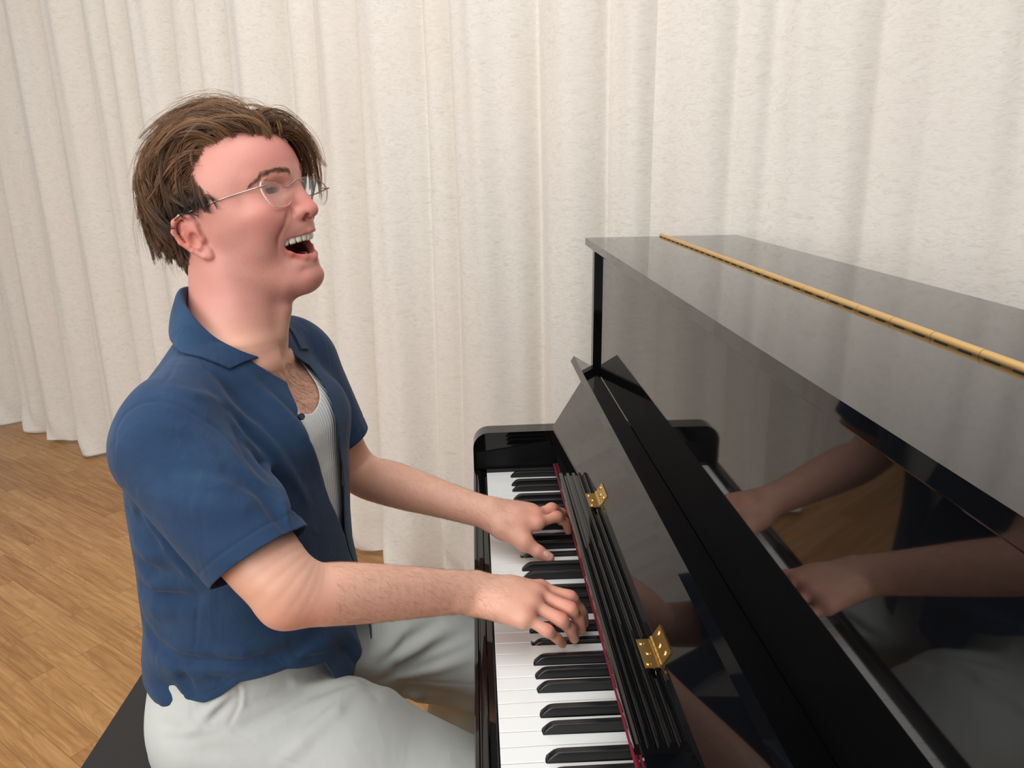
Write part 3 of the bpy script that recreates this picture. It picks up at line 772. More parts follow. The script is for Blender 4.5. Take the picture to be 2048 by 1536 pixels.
def scalp(P, grow=0.0, burns=True):
    x, y, z = P[:, 0], np.abs(P[:, 1]), P[:, 2]
    phi = np.degrees(np.arctan2(y, x-2))
    zl = np.interp(phi, [0, 8, 21, 39, 59, 71, 78, 82], [79, 84, 92, 95, 92, 86, 72, 60])
    xf = np.interp(z, [-62, -44, -20, 10, 21, 26, 30, 45, 65, 85], [-78, -58, -54, -50, -38, 24, 28, 21, 14, 20])
    a = (x < xf+grow) & (z > -60-grow); b = (z > zl-grow) & (phi < 76)
    side = (z > 1) & (z < 30) & (x > 12-(z-1)*.75) & (x < 22+(z-1)*.2) & burns
    return a | b | side
def scalp_mask(P):
    return (scalp(P, -2.0, False).astype(float)+scalp(P, -5.0, False)+scalp(P, -8.0, False)+scalp(P, -11.0, False))/4
# folds, seams and hems of the clothes: (points, depth, width)
FOLDS_SHIRT = [
 ([(-423, -650, 322), (-424, -637, 342), (-416, -627, 357), (-399, -625, 367), (-379, -624, 369), (-361, -623, 364), (-336, -621, 347), (-318, -616, 329), (-301, -621, 310), (-285, -637, 293)], 1.3, 2.6),
 ([(-399, -466, 405), (-395, -504, 396), (-383, -570, 387), (-379, -623, 370)], 1.2, 2.4),
 ([(-385, -591, 108), (-383, -591, 89), (-389, -591, 55), (-399, -591, -2)], 1.6, 3),
 ([(-399, -591, -2), (-412, -589, -20), (-409, -592, -47)], 2.5, 4),
 ([(-379, -540, 390), (-328, -555, 344), (-296, -547, 303), (-276, -548, 273), (-266, -541, 226)], -3.2, 9),
 ([(-370, -528, 391), (-323, -533, 345), (-283, -539, 300), (-265, -541, 259)], 2.2, 8),
 ([(-319, -572, 329), (-304, -577, 300), (-287, -563, 262), (-243, -646, 248)], -4.5, 8),
 ([(-311, -584, 317), (-287, -618, 295), (-265, -635, 272)], 4.5, 7),
 ([(-317, -499, 365), (-282, -502, 324), (-249, -505, 278), (-236, -480, 198)], -3, 9),
 ([(-296, -485, 347), (-259, -491, 306), (-235, -483, 246)], 2.2, 8),
 ([(-286, -548, 290), (-264, -541, 244), (-248, -511, 179)], -2.8, 7),
 ([(-268, -430, 335), (-238, -448, 289), (-227, -442, 229)], 1.5, 6),
 ([(-297, -656, 296), (-264, -659, 268), (-242, -675, 242), (-224, -686, 224)], 6, 9),
 ([(-283, -560, 255), (-252, -627, 253), (-234, -666, 237)], -4, 8),
 ([(-277, -554, 231), (-227, -662, 230), (-210, -703, 204)], 3, 9),
 ([(-375, -603, 379), (-348, -598, 368), (-327, -561, 342)], -2.2, 8),
 ([(-386, -645, 353), (-350, -644, 340), (-311, -643, 314)], -1.6, 10),
 ([(-337, -679, 292), (-301, -676, 283), (-277, -678, 268)], -2.2, 9),
 ([(-344, -671, 305), (-300, -664, 293), (-275, -664, 275)], 2.0, 10),
 ([(-372, -680, 277), (-324, -692, 268), (-278, -687, 261), (-263, -666, 264)], -2.0, 12),
 ([(-368, -684, 252), (-315, -706, 238), (-267, -706, 236)], 1.8, 14),
 ([(-443, -580, 208), (-417, -589, 172), (-393, -592, 133), (-377, -592, 111)], -2.2, 7),
 ([(-423, -647, 269), (-447, -577, 204), (-419, -587, 161)], 3.5, 7),
 ([(-380, -592, 115), (-286, -723, 207), (-247, -712, 221), (-224, -684, 225)], 1.0, 2.2),
 ([(-465, -563, 206), (-450, -575, 193)], 5, 9),
 ([(-445, -577, 175), (-409, -591, 173)], 4.5, 11),
 ([(-464, -562, 168), (-442, -577, 148), (-406, -590, 149)], -4.5, 12),
 ([(-471, -553, 131), (-447, -572, 124), (-427, -582, 123)], 5, 10),
 ([(-472, -551, 90), (-433, -578, 91), (-388, -590, 88), (-287, -728, 180), (-252, -737, 182)], 4, 8),
 ([(-460, -563, 114), (-440, -575, 103), (-406, -587, 106)], -5, 12),
 ([(-479, -544, 63), (-447, -572, 65), (-412, -585, 69)], -4, 14),
 ([(-478, -547, 30), (-457, -567, 8), (-422, -584, -1), (-369, -595, -2), (-322, -590, -6), (-283, -570, -11), (-246, -530, -18)], 7, 11),
 ([(-469, -557, 18), (-448, -573, 2), (-405, -589, 6), (-335, -592, 6), (-291, -573, 3)], -4, 13),
 ([(-460, -568, -16), (-429, -583, -15), (-385, -594, -11), (-336, -594, -10), (-292, -577, -15), (-242, -527, -29), (-213, -466, -51)], -5, 14),
 ([(-337, -594, -14), (-292, -577, -17), (-242, -528, -31)], 4, 7),
 ([(-305, -586, -22), (-262, -556, -32), (-226, -502, -45)], 3, 6),
 ([(-417, -586, -10), (-417, -589, -29), (-408, -592, -50)], 4, 8),
 ([(-464, -570, -49), (-439, -584, -52), (-424, -591, -66)], 4, 9),
 ([(-478, -561, -68), (-454, -579, -73), (-436, -587, -74)], -3, 8),
 ([(-386, -595, -17), (-367, -598, -27), (-351, -597, -20)], 3, 8),
 ([(-234, -515, -35), (-216, -490, -73), (-208, -474, -112)], 3, 9),
 ([(-222, -487, -36), (-209, -468, -77), (-206, -464, -106)], -3, 8),
 ([(-273, -454, 333), (-253, -487, 300), (-241, -500, 257), (-227, -449, 159)], -1.2, 4),
]
FOLDS_TROU = [
 ([(-411, -589, -53), (-409, -603, -80), (-390, -612, -93), (-371, -610, -91)], 1.2, 2.6),
 ([(-350, -588, -37), (-346, -589, -56), (-347, -596, -72), (-356, -606, -87), (-360, -610, -92)], 2.2, 3.0),
 ([(-348, -588, -38), (-343, -589, -57), (-344, -595, -72), (-354, -606, -87)], -1.6, 4.5),
 ([(-360, -610, -92), (-315, -625, -118), (-280, -634, -133), (-254, -641, -139)], 1.3, 2.6),
 ([(-196, -538, -93), (-220, -591, -92), (-261, -623, -114), (-290, -633, -133)], -4.5, 10),
 ([(-208, -536, -91), (-265, -569, -83), (-316, -602, -90), (-346, -612, -97)], 5, 9),
 ([(-214, -560, -87), (-255, -595, -93), (-306, -617, -108)], 3, 12),
 ([(-251, -533, -84), (-290, -566, -72), (-329, -591, -73)], 4, 10),
 ([(-233, -528, -89), (-281, -558, -72), (-330, -587, -65)], -3, 10),
 ([(-376, -592, -49), (-392, -596, -63), (-406, -601, -76)], 3, 7),
 ([(-357, -591, -51), (-377, -598, -68), (-391, -606, -82)], -3.5, 8),
 ([(-357, -594, -64), (-376, -603, -79), (-388, -609, -88)], 3.5, 6),
 ([(-454, -595, -97), (-426, -608, -96), (-400, -613, -96)], 3, 8),
 ([(-447, -606, -109), (-412, -616, -105), (-370, -614, -97)], 3.5, 9),
 ([(-443, -603, -99), (-410, -614, -98), (-380, -613, -96)], -3, 9),
 ([(-431, -618, -120), (-389, -623, -118), (-340, -627, -124)], 2.5, 12),
 ([(-186, -395, -166), (-144, -369, -143), (-95, -323, -141)], 6, 11),
 ([(-216, -400, -168), (-177, -386, -144), (-144, -358, -129)], -5, 12),
 ([(-189, -521, -100), (-157, -388, -180), (-102, -357, -169), (-34, -310, -168)], 6, 11),
 ([(-211, -400, -183), (-156, -385, -164), (-95, -341, -154)], -5, 12),
 ([(-192, -534, -95), (-158, -388, -208), (-97, -368, -230), (-37, -357, -246)], 1.6, 3),
 ([(-180, -543, -96), (-148, -377, -234), (-38, -354, -282)], 5, 11),
 ([(-164, -551, -103), (-133, -348, -278), (-39, -346, -312)], -5, 12),
 ([(-168, -558, -100), (-69, -340, -312)], 5, 9),
 ([(-207, -399, -169), (-126, -367, -160), (-34, -264, -160)], -4, 10),
 ([(-182, -395, -195), (-108, -369, -190), (-35, -331, -184)], 4, 9),
 ([(-170, -392, -198), (-96, -367, -203), (-35, -344, -201)], -4, 9),
]
for p_, d_, w_ in FOLDS_SHIRT: SHIRT.groove(p_, [d_*.4]+[d_*(2.0 if w_ > 6.5 else 1.4)]*(len(p_)-2)+[d_*.4], w_)
for p_, d_, w_ in FOLDS_TROU: TROU.groove(p_, [d_*.4]+[d_*1.5]*(len(p_)-2)+[d_*.4], w_)
# ------------------------------------------------------------------ build the man
VOX = 1.7
def to_mesh(name, V, F, mats, parent, cols=None, sm=0):
    used = np.zeros(len(V), bool); used[F.ravel()] = True; re = np.cumsum(used)-1; V = V[used]; F = re[F]
    if sm: V = smooth_mesh(V, F, sm, .5)
    me = bpy.data.meshes.new(name)
    W = V/1000.0; W[:, 2] += ZK
    me.vertices.add(len(W)); me.vertices.foreach_set('co', W.astype(np.float32).ravel())
    me.loops.add(len(F)*4); me.loops.foreach_set('vertex_index', F.astype(np.int32).ravel())
    me.polygons.add(len(F)); me.polygons.foreach_set('loop_start', np.arange(0, len(F)*4, 4, dtype=np.int32))
    me.update(calc_edges=True); me.validate()
    me.polygons.foreach_set('use_smooth', np.ones(len(me.polygons), bool))
    if cols is not None:
        for nm, c in cols(V).items():
            a = me.color_attributes.new(nm, 'FLOAT_COLOR', 'POINT')
            a.data.foreach_set('color', np.concatenate([c, np.ones((len(c), 1))], 1).astype(np.float32).ravel())
    o = link(name, me, mats)
    if parent: keep(o, parent)
    return o
person = empty('person', V3(-400, -425, -735))
tag(person, 'man with swept brown hair singing at the piano in an open blue shirt', 'person')
def blob(P, c, r): 
    return np.exp(-(((P-np.array(c))/np.array(r))**2).sum(1))
def lerpc(a, b, t): return a*(1-t[:, None])+np.array(b)[None, :]*t[:, None]
def skin_cols(V):
    P = HEAD.loc(V).astype(float)
    c = np.tile(np.array(S2L((228, 176, 152))), (len(V), 1))
    head = (V[:, 2] > 440) & (np.abs(P[:, 1]) < 100)
    hd = np.clip((V[:, 2]-395)/50, 0, 1)*(np.abs(P[:, 1]) < 120)*(V[:, 0] < -150)
    c = lerpc(c, S2L((216, 149, 138)), hd*.8)
    Pm = P.copy(); Pm[:, 1] = np.abs(Pm[:, 1])
    red = S2L((206, 106, 102))
    c = lerpc(c, red, .62*hd*blob(Pm, (72, 40, -12), (28, 24, 20)))
    c = lerpc(c, red, .70*hd*blob(Pm, (112, 0, -12), (17, 15, 17)))
    c = lerpc(c, red, .40*hd*blob(Pm, (92, 0, 64), (40, 44, 26)))
    c = lerpc(c, red, .45*hd*blob(Pm, (80, 0, -100), (22, 24, 12)))
    c = lerpc(c, S2L((214, 112, 98)), .65*hd*blob(Pm, (-20, 90, -6), (26, 9, 34)))
    c = lerpc(c, S2L((186, 120, 104)), .22*hd*blob(Pm, (86, 32, 12), (12, 15, 5)))
    # lips
    def near(pts, w):
        best = np.full(len(P), 1e9)
        for i in range(len(pts)-1):
            a, b = np.array(pts[i]), np.array(pts[i+1]); ba = b-a; h = np.clip(((P-a)@ba)/(ba@ba), 0, 1)
            best = np.minimum(best, ((P-a-h[:, None]*ba)**2).sum(1))
        return np.exp(-(best/(w*w))**2)
    lip = np.maximum(near(UL, 5.0), near(LL, 7.0))
    c = lerpc(c, S2L((196, 104, 98)), .85*lip*hd)
    mo = mouth(P.astype(np.float32)); sm_ = lambda q: np.clip(q, 0, 1)
    ins = hd*(P[:, 0] > 40)*sm_((2.2-mo)/2)*sm_((33-np.abs(P[:, 1]))/3)*sm_((-42-P[:, 2])/2)*sm_((P[:, 2]+76)/2)*sm_((88-.02*P[:, 1]**2-P[:, 0])/4)
    c = lerpc(c, S2L((96, 26, 28)), ins*1.0)
    # brows
    br = np.maximum(near([(108, 9, 37), (103, 22, 43.5), (90, 38, 46), (74, 50, 41)], 5.2), near([(108, -9, 37), (103, -22, 43.5), (90, -38, 46), (74, -50, 41)], 5.2))
    # hands and elbows are pinker
    hnd = np.clip((V[:, 0]-10)/70, 0, 1)*(V[:, 2] < 120)
    c = lerpc(c, S2L((212, 138, 118)), .55*hnd)
    for q in RMC+LMC+[f[0] for f in RF+LF]: c = lerpc(c, S2L((212, 112, 98)), .5*blob(V, np.array(q)+(0, 0, 8), (7, 7, 7)))
    c = lerpc(c, S2L((216, 132, 116)), .5*blob(V, (-222, -720, 122), (45, 40, 35)))
    c = lerpc(c, S2L((70, 50, 40)), .9*hd*scalp_mask(P))
    c = lerpc(c, S2L((238, 190, 176)), .8*np.clip(blob(V, (92, -389, 18), (6.5, 5.5, 5.5))*1.6-.35, 0, 1))
    # stubble mask, brow mask, chest hair
    st = hd*np.clip(1-np.maximum(0, P[:, 2]+26-.10*np.abs(P[:, 1]))/12, 0, 1)*np.clip((P[:, 0]-2)/14, 0, 1)*np.clip((P[:, 2]+185)/70, 0, 1)
    st *= np.clip((np.sqrt((P[:, 0]-90)**2+(np.abs(P[:, 1])-0)**2+((P[:, 2]+20))**2)-12)/14, 0, 1)
    st *= 1-.9*lip; st *= 1-.8*blob(Pm, (74, 38, -20), (22, 18, 18))
    ch = np.exp(-(((V[:, 0]+272)/40)**2+((V[:, 1]+420)/46)**2+((V[:, 2]-300)/46)**2))
    return {'Col': c, 'Mask': np.stack([st, br*hd, ch], 1)}
sk = mat('skin', (.7, .4, .3), .46, spec=.4); nt = NT(sk)
nt.b.inputs['Subsurface Weight'].default_value = .16; nt.b.inputs['Subsurface Radius'].default_value = (1.0, .35, .2); nt.b.inputs['Subsurface Scale'].default_value = .006
at = nt.n('Attribute', attribute_name='Col'); mk = nt.n('Attribute', attribute_name='Mask'); sp = nt.n('SeparateColor'); nt.l(mk.outputs['Color'], sp.inputs[0])
tc = nt.n('TexCoord')
nA = nt.n('TexNoise', i_Scale=38.0, i_Detail=3.0); nt.l(tc.outputs['Object'], nA.inputs[0])
c = nt.mix(nt.ramp(nA.outputs[0], [(.35, (0, 0, 0)), (.7, (.14, .14, .14))]), at.outputs['Color'], S2L((204, 128, 110)))
vo = nt.n('TexNoise', i_Scale=1500.0, i_Detail=2.0); nt.l(tc.outputs['Object'], vo.inputs[0])
dots = nt.ramp(vo.outputs[0], [(.50, (.22, .22, .22)), (.62, (.75, .75, .75))])
fm = nt.n('Math', operation='MULTIPLY'); nt.l(dots, fm.inputs[0]); nt.l(sp.outputs[0], fm.inputs[1])
fm2 = nt.n('Math', operation='MULTIPLY', i_1=.40); nt.l(fm.outputs[0], fm2.inputs[0])
c = nt.mix(fm2.outputs[0], c, S2L((108, 86, 82)))
fb_ = nt.n('Math', operation='MULTIPLY', i_1=.0); nt.l(sp.outputs[1], fb_.inputs[0])
c = nt.mix(fb_.outputs[0], c, S2L((110, 72, 52)))
nt.l(c, nt.b.inputs['Base Color'])
nB = nt.n('TexNoise', i_Scale=260.0, i_Detail=3.0); nt.l(tc.outputs['Object'], nB.inputs[0])
nt.l(nt.bump(nB.outputs[0], .18, .0012), nt.b.inputs['Normal'])
import time as _t; _t0 = _t.time()
V, F = isosurface(BODY.eval, *BODY_BOX, VOX, 'body')
V = smooth_mesh(V, F, 1, .5); BV, BF = V, F; BN = vnormals(V, F)
body = to_mesh('body', V, F, sk, person, skin_cols)
print('body', len(V), round(_t.time()-_t0, 1))
# cloth materials ---------------------------------------------
def cloth(name, col, dark, light, rough=.9, weave=2600, sheen=.3, cloud=6.0, wrink=13.0):
    m_ = mat(name, col, rough, spec=.15); nt = NT(m_); nt.b.inputs['Sheen Weight'].default_value = sheen; nt.b.inputs['Sheen Roughness'].default_value = .5
    tc = nt.n('TexCoord'); a = nt.n('TexNoise', i_Scale=cloud, i_Detail=6.0, i_Roughness=.65); nt.l(tc.outputs['Object'], a.inputs[0])
    b = nt.n('TexNoise', i_Scale=weave, i_Detail=1.0); nt.l(tc.outputs['Object'], b.inputs[0])
    c = nt.ramp(a.outputs[0], [(.32, dark), (.5, col), (.72, light)])
    c = nt.mix(.3, c, nt.ramp(b.outputs[0], [(.3, dark), (.7, light)]))
    nt.l(c, nt.b.inputs['Base Color'])
    mpw = nt.n('Mapping'); mpw.inputs['Rotation'].default_value = (.3, .5, .4); mpw.inputs['Scale'].default_value = (1, 1, .45); nt.l(tc.outputs['Object'], mpw.inputs[0])
    wr = nt.n('TexNoise', i_Scale=wrink, i_Detail=3.0, i_Roughness=.5, i_Distortion=1.2); nt.l(mpw.outputs[0], wr.inputs[0])
    rd = nt.n('Math', operation='PINGPONG', i_1=.5); nt.l(wr.outputs[0], rd.inputs[0])
    nt.l(nt.bump(b.outputs[0], .25, .0006, nt.bump(rd.outputs[0], .45, .010, nt.bump(a.outputs[0], .10, .004))), nt.b.inputs['Normal'])
    return m_
M['shirt'] = cloth('blue_cotton', S2L((39, 62, 93)), S2L((33, 54, 83)), S2L((56, 82, 113)), sheen=.12)
M['tro'] = cloth('pale_cotton_twill', S2L((196, 199, 194)), S2L((188, 191, 187)), S2L((203, 206, 201)), weave=2200, sheen=.1, wrink=7.0)
M['tank'] = mat('white_rib_knit', S2L((226, 230, 228)), .9, spec=.2)
nt = NT(M['tank']); ri = nt.n('Attribute', attribute_name='Rib'); w1 = nt.n('Math', operation='MULTIPLY', i_1=900.0)
sp = nt.n('SeparateColor'); nt.l(ri.outputs['Color'], sp.inputs[0]); nt.l(sp.outputs[0], w1.inputs[0]); w2 = nt.n('Math', operation='SINE'); nt.l(w1.outputs[0], w2.inputs[0])
nt.l(nt.bump(w2.outputs[0], .5, .0012), nt.b.inputs['Normal'])
def sheet(name, fld, cut, box_, vox, th, m_, parent, cols=None, sm=2):
    V, F = cloth_sheet(fld.eval, cut, *box_, vox, th, sm, name); o = to_mesh(name, V, F, m_, parent, cols, 0)
    print(name, len(V), round(_t.time()-_t0, 1)); return o
def build(name, fld, box_, vox, m_, parent, cols=None, sm=1):
    V, F = isosurface(fld.eval, *box_, vox, name); o = to_mesh(name, V, F, m_, parent, cols, sm)
    print(name, len(V), round(_t.time()-_t0, 1)); return o
shirt = sheet('shirt', SHIRT, shirt_cut, SHIRT_BOX, VOX, 1.6, M['shirt'], person)
shirt['label'] = 'open blue short-sleeved shirt'
tank = sheet('undershirt', TANK, tank_cut, TANK_BOX, VOX, 1.8, M['tank'], person, lambda V: {'Rib': np.stack([T_uvz(V)[1]/1000+0*V[:, 0], V[:, 2]*0, V[:, 2]*0], 1)})
tank['label'] = 'white ribbed undershirt'
tro = build('trousers', Solid(TROU, tro_cut), TRO_BOX, max(VOX, 2.4), M['tro'], person)
tro['label'] = 'pale grey trousers'
# ------------------------------------------------------------------ eyes, teeth, hair, glasses
def HW(p):
    q = HEAD.w(p); return V3(*q)
def head_grid(name, P, nu, nv, m_, parent, closed_u=True):
    """P: (nv, nu, 3) head-local mm"""
    vs = [HW(p) for p in P.reshape(-1, 3)]
    fs = [(j*nu+i, j*nu+(i+1) % nu, (j+1)*nu+(i+1) % nu, (j+1)*nu+i) for j in range(nv-1) for i in range(nu if closed_u else nu-1)]
    me = bpy.data.meshes.new(name); me.from_pydata(vs, [], fs); o = link(name, me, m_, smooth=True); keep(o, parent); return o
M['eye_white'] = mat('eye_white', S2L((206, 196, 190)), .12)
M['iris'] = mat('grey_blue_iris', S2L((72, 82, 90)), .1); M['pupil'] = mat('pupil', (.004, .004, .004), .08)
for s_ in (-1, 1):
    bm = bmesh.new(); R_ = 12.4; c = np.array((71.2, s_*32, 21.5)); g = np.array((1, .05 if s_ < 0 else .05, .06)); g /= np.linalg.norm(g)
    u = np.cross(g, (0, 0, 1)); u /= np.linalg.norm(u); v = np.cross(u, g)
    rings = []
    angs = [0.0, .1, .19, .2, .3, .42, .47, .485, .6, .8, 1.1, 1.5, 2.0, 2.6, 3.1]
    for a in angs:
        r_ = R_+(.55*max(0, 1-(a/.5)**2))
        rings.append([bm.verts.new(HW(c+r_*(g*math.cos(a)+(u*math.cos(t)+v*math.sin(t))*math.sin(a)))) for t in [2*math.pi*k/24 for k in range(24)]])
    for j in range(len(rings)-1):
        for i in range(24):
            f = bm.faces.new([rings[j][i], rings[j][(i+1) % 24], rings[j+1][(i+1) % 24], rings[j+1][i]]); f.material_index = 2 if j < 2 else (1 if j < 6 else 0)
    f = bm.faces.new(rings[0]); f.material_index = 2
    e = finish(bm, 'eye', [M['eye_white'], M['iris'], M['pupil']], person, angle=60); e['label'] = 'grey-blue eye'
def lid_line(name, s_, m_):
    pts = [(79.8, s_*20.6, 21.5), (83.4, s_*26, 24.9), (84.2, s_*32.5, 26.0), (81.6, s_*39, 24.8), (76.6, s_*44.6, 21.2)]
    P_ = np.array(pts, float); bm = bmesh.new(); rr = []
    for i in range(25):
        t = i/24*4; k = min(int(t), 3); f = t-k; a, b_, c_, d_ = P_[max(k-1, 0)], P_[k], P_[k+1], P_[min(k+2, 4)]
        q = .5*((2*b_)+(-a+c_)*f+(2*a-5*b_+4*c_-d_)*f*f+(-a+3*b_-3*c_+d_)*f**3); r_ = .25+.55*math.sin(math.pi*(i+1)/26)
        rr.append([bm.verts.new(HW(q+np.array((math.cos(w_)*r_, 0, math.sin(w_)*r_)))) for w_ in [2*math.pi*h/8 for h in range(8)]])
    for a, b_ in zip(rr[:-1], rr[1:]):
        for h in range(8): bm.faces.new([a[h], a[(h+1) % 8], b_[(h+1) % 8], b_[h]])
    bm.faces.new(rr[0]); bm.faces.new(rr[-1][::-1]); return finish(bm, name, m_, person, angle=80)
M['lash'] = mat('eyelash', S2L((58, 42, 36)), .6)
for s_ in (-1, 1): lid_line('eyelashes', s_, M['lash'])
# teeth: rounded crowns along the arch
M['tooth'] = mat('tooth_enamel', S2L((236, 230, 214)), .15, spec=.6)
M['mouth'] = mat('tongue', S2L((126, 44, 46)), .3)
def tooth_row(name, zt, zb, n, wid, xc, k, parent):
    bm = bmesh.new(); y = -(n/2)*wid
    for i in range(n):
        yc = y+wid*(i+.5); w_ = wid*.52*(1.04 if abs(i-(n-1)/2) < 1 else .99); x = xc-k*yc*yc; sl = -2*k*yc
        t = np.array((sl, 1, 0)); t /= np.linalg.norm(t); nrm = np.array((t[1], -t[0], 0))
        lens = zb+(.8 if abs(i-(n-1)/2) > 1 and abs(i-(n-1)/2) < 2 else 0)+(abs(i-(n-1)/2) > 2)*.8
        rr = []
        for q in range(7):
            f_ = q/6; z = zt+(lens-zt)*f_; ww = w_*math.sqrt(1+sl*sl)*(.94+.06*f_)*(1-.25*max(0, f_-.7)/.3); dd = 4.2*(1-.3*f_)*(1-.4*max(0, f_-.85)/.15)
            rr.append([bm.verts.new(HW(np.array((x, yc, z))+t*ww*math.copysign(abs(math.cos(a))**.85, math.cos(a))+nrm*dd*math.sin(a))) for a in [2*math.pi*h/14 for h in range(14)]])
        for a_, b_ in zip(rr[:-1], rr[1:]):
            for h in range(14): bm.faces.new([a_[h], a_[(h+1) % 14], b_[(h+1) % 14], b_[h]])
        bm.faces.new(rr[0]); bm.faces.new(rr[-1][::-1])
    return finish(bm, name, M['tooth'], parent, angle=70)
tooth_row('upper_teeth', -39, -52.8, 12, 6.6, 97.5, .024, person)
tooth_row('lower_teeth', -80, -71.5, 10, 5.2, 88.5, .034, person)
P = []
for j in range(9):
    a = math.pi*j/8
    P.append([(66-20*math.cos(a), 17*math.sin(a)*math.cos(t), -71+7*math.sin(a)*math.sin(t)) for t in [2*math.pi*k/20 for k in range(20)]])
head_grid('tongue', np.array(P), 20, 9, M['mouth'], person)

# hair ---------------------------------------------------------
SK = Field(); SK.ell((2, 0, 42), (96, 75, 81), k=10); SK.ell((46, 0, 52), (60, 61, 58), k=26); SK.ell((10, 0, -16), (58, 67, 50), k=20)
SK.cap((-52, 0, 0), (-50, 0, -80), 50, 46, k=20)
def sk_project(P, it=4):
    for _ in range(it):
        d = SK.eval(P); g = np.zeros_like(P)
        for k in range(3):
            Q = P.copy(); Q[:, k] += .6; g[:, k] = (SK.eval(Q)-d)/.6
        n = g/np.maximum(np.linalg.norm(g, axis=1), 1e-6)[:, None]; P = P-n*d[:, None]
    return P.astype(np.float32), n.astype(np.float32)
def make_hair(name, nl, per, seed, m_, sel=None, hs=(.25, 1.0), spread=4.2, rad=.34, lmul=1.0, stray=0.0):
    rg = np.random.RandomState(seed)
    u = rg.normal(size=(nl*5, 3)); u /= np.linalg.norm(u, axis=1)[:, None]
    P = np.array((2, 0, 42))+u*np.array((96, 75, 81)); P, N = sk_project(P.astype(np.float32))
    low = rg.uniform(-62, 20, nl); lx = rg.uniform(-100, -30, nl); ly = rg.choice([-1, 1], nl)*rg.uniform(10, 62, nl)
    P2, N2 = sk_project(np.stack([lx, ly, low], 1).astype(np.float32)); P = np.concatenate([P, P2])
    ok = scalp(P) 
    if sel is not None: ok &= sel(P)
    P = P[ok][:nl]; n = len(P)
    S = np.repeat(P, per, 0)+rg.normal(size=(n*per, 3))*spread*.55; S, SN = sk_project(S.astype(np.float32))
    lock = np.repeat(np.arange(n), per)
    x, y, z = P[:, 0], P[:, 1], P[:, 2]
    topness = np.clip((z-40)/60, 0, 1)
    L = (34+66*topness+18*(x < -50)*(z > 10))*rg.uniform(.75, 1.15, n)
    L = np.where((z < 62) & (x > -44), np.clip(z-14, 9, 60)*rg.uniform(.7, 1.0, n), L); L = np.where(z < -15, rg.uniform(18, 34, n), L)*lmul
    if name == 'side': L = np.where((x < 4) & (z < 34), L*.45, L)
    H = np.interp(z, [-60, -30, 0, 30, 60, 90, 120], [4, 7, 13, 15, 19, 24, 27])
    H = H+11*np.exp(-((x+88)/34)**2)*np.clip((z+10)/60, 0, 1)+10*np.exp(-((x-66)/26)**2)*(z > 70)
    H = np.where((z < 34) & (x > -30), 4.5+3*rg.rand(n), H)
    H = H*rg.uniform(hs[0], hs[1], n)
    yaw = rg.normal(size=n)*(.20+.16*(x < 40)); curl = rg.normal(size=n)*.010; tip = rg.uniform(-.1, .35, n)
    # flow of each lock
    part = 14.0
    jit = rg.normal(size=n)*9; farfront = (x > 40) & (y > 8+jit*.8)
    steps = 15
    W = np.empty((steps, n*per, 3), np.float32); Pc = S.copy(); ds = (L/(steps-1))[lock]
    off0 = rg.normal(size=(n*per, 3))*spread*.5; hv = rg.uniform(.8, 1.12, n*per)
    for t in range(steps):
        s_ = t/(steps-1); sm = s_*L[lock]
        h = H[lock]*hv*(1-np.exp(-(sm+.5)/13.0))*(1+tip[lock]*s_**3)
        Pp_, Nn = sk_project(Pc, 2)
        W[t] = Pp_+Nn*h[:, None]+off0*(s_*(1-s_)*1.6)[..., None] if np.ndim(s_) else Pp_+Nn*h[:, None]+off0*(s_*(1-.75*s_)*1.3)
        xx, yy, zz = Pp_[:, 0], Pp_[:, 1], Pp_[:, 2]; sd = np.where(yy < part+jit[lock], -1.0, 1.0)
        fr_k = np.clip((40-xx)/60, 0, 1); fx = -1.0+0*xx; fy = sd*(.12+.3*fr_k); fz = -.10-1.05*np.clip((np.abs(yy)-34)/36, 0, 1)*fr_k-.9*np.clip((-xx-30)/60, 0, 1)+.35*(1-fr_k)
        fz = fz-.8*(zz < 25)
        fx = np.where((zz < 25) & (xx > -34), -.25, fx)
        if name == 'side': L = np.where(x < 3, L*.9, L); sdm = xx > 4; fx = np.where(sdm, .28, fx); fz = np.where(sdm, -1.0, fz)
        ff = farfront[lock]
        fx = np.where(ff, .10+.45*(s_ < .4), fx); fy = np.where(ff, 1.0, fy); fz = np.where(ff, -.25-.9*s_, fz)
        f = np.stack([fx, fy, fz], 1); a = (yaw+curl*s_*60)[lock]; ca, sa = np.cos(a), np.sin(a)
        f = f/np.linalg.norm(f, axis=1)[:, None]; f = f-Nn*(f*Nn).sum(1)[:, None]; b = np.cross(Nn, f); f = f*ca[:, None]+b*sa[:, None]
        f /= np.maximum(np.linalg.norm(f, axis=1), 1e-6)[:, None]; Pc = (Pp_+f*ds[:, None]).astype(np.float32)
    # gather each lock towards its mean line near the tip
    mean = np.zeros((steps, n, 3), np.float32)
    for k in range(3):
        for t in range(steps): mean[t, :, k] = np.bincount(lock, W[t, :, k], n)/per
    for t in range(steps):
        g_ = .62*(t/(steps-1))**.8; W[t] = W[t]*(1-g_)+mean[t, lock]*g_
    if stray: W += (np.cumsum(rg.normal(size=W.shape)*stray, 0)).astype(np.float32)
    return tubes(name, W, lock, n, rg, m_, rad, raw=True)
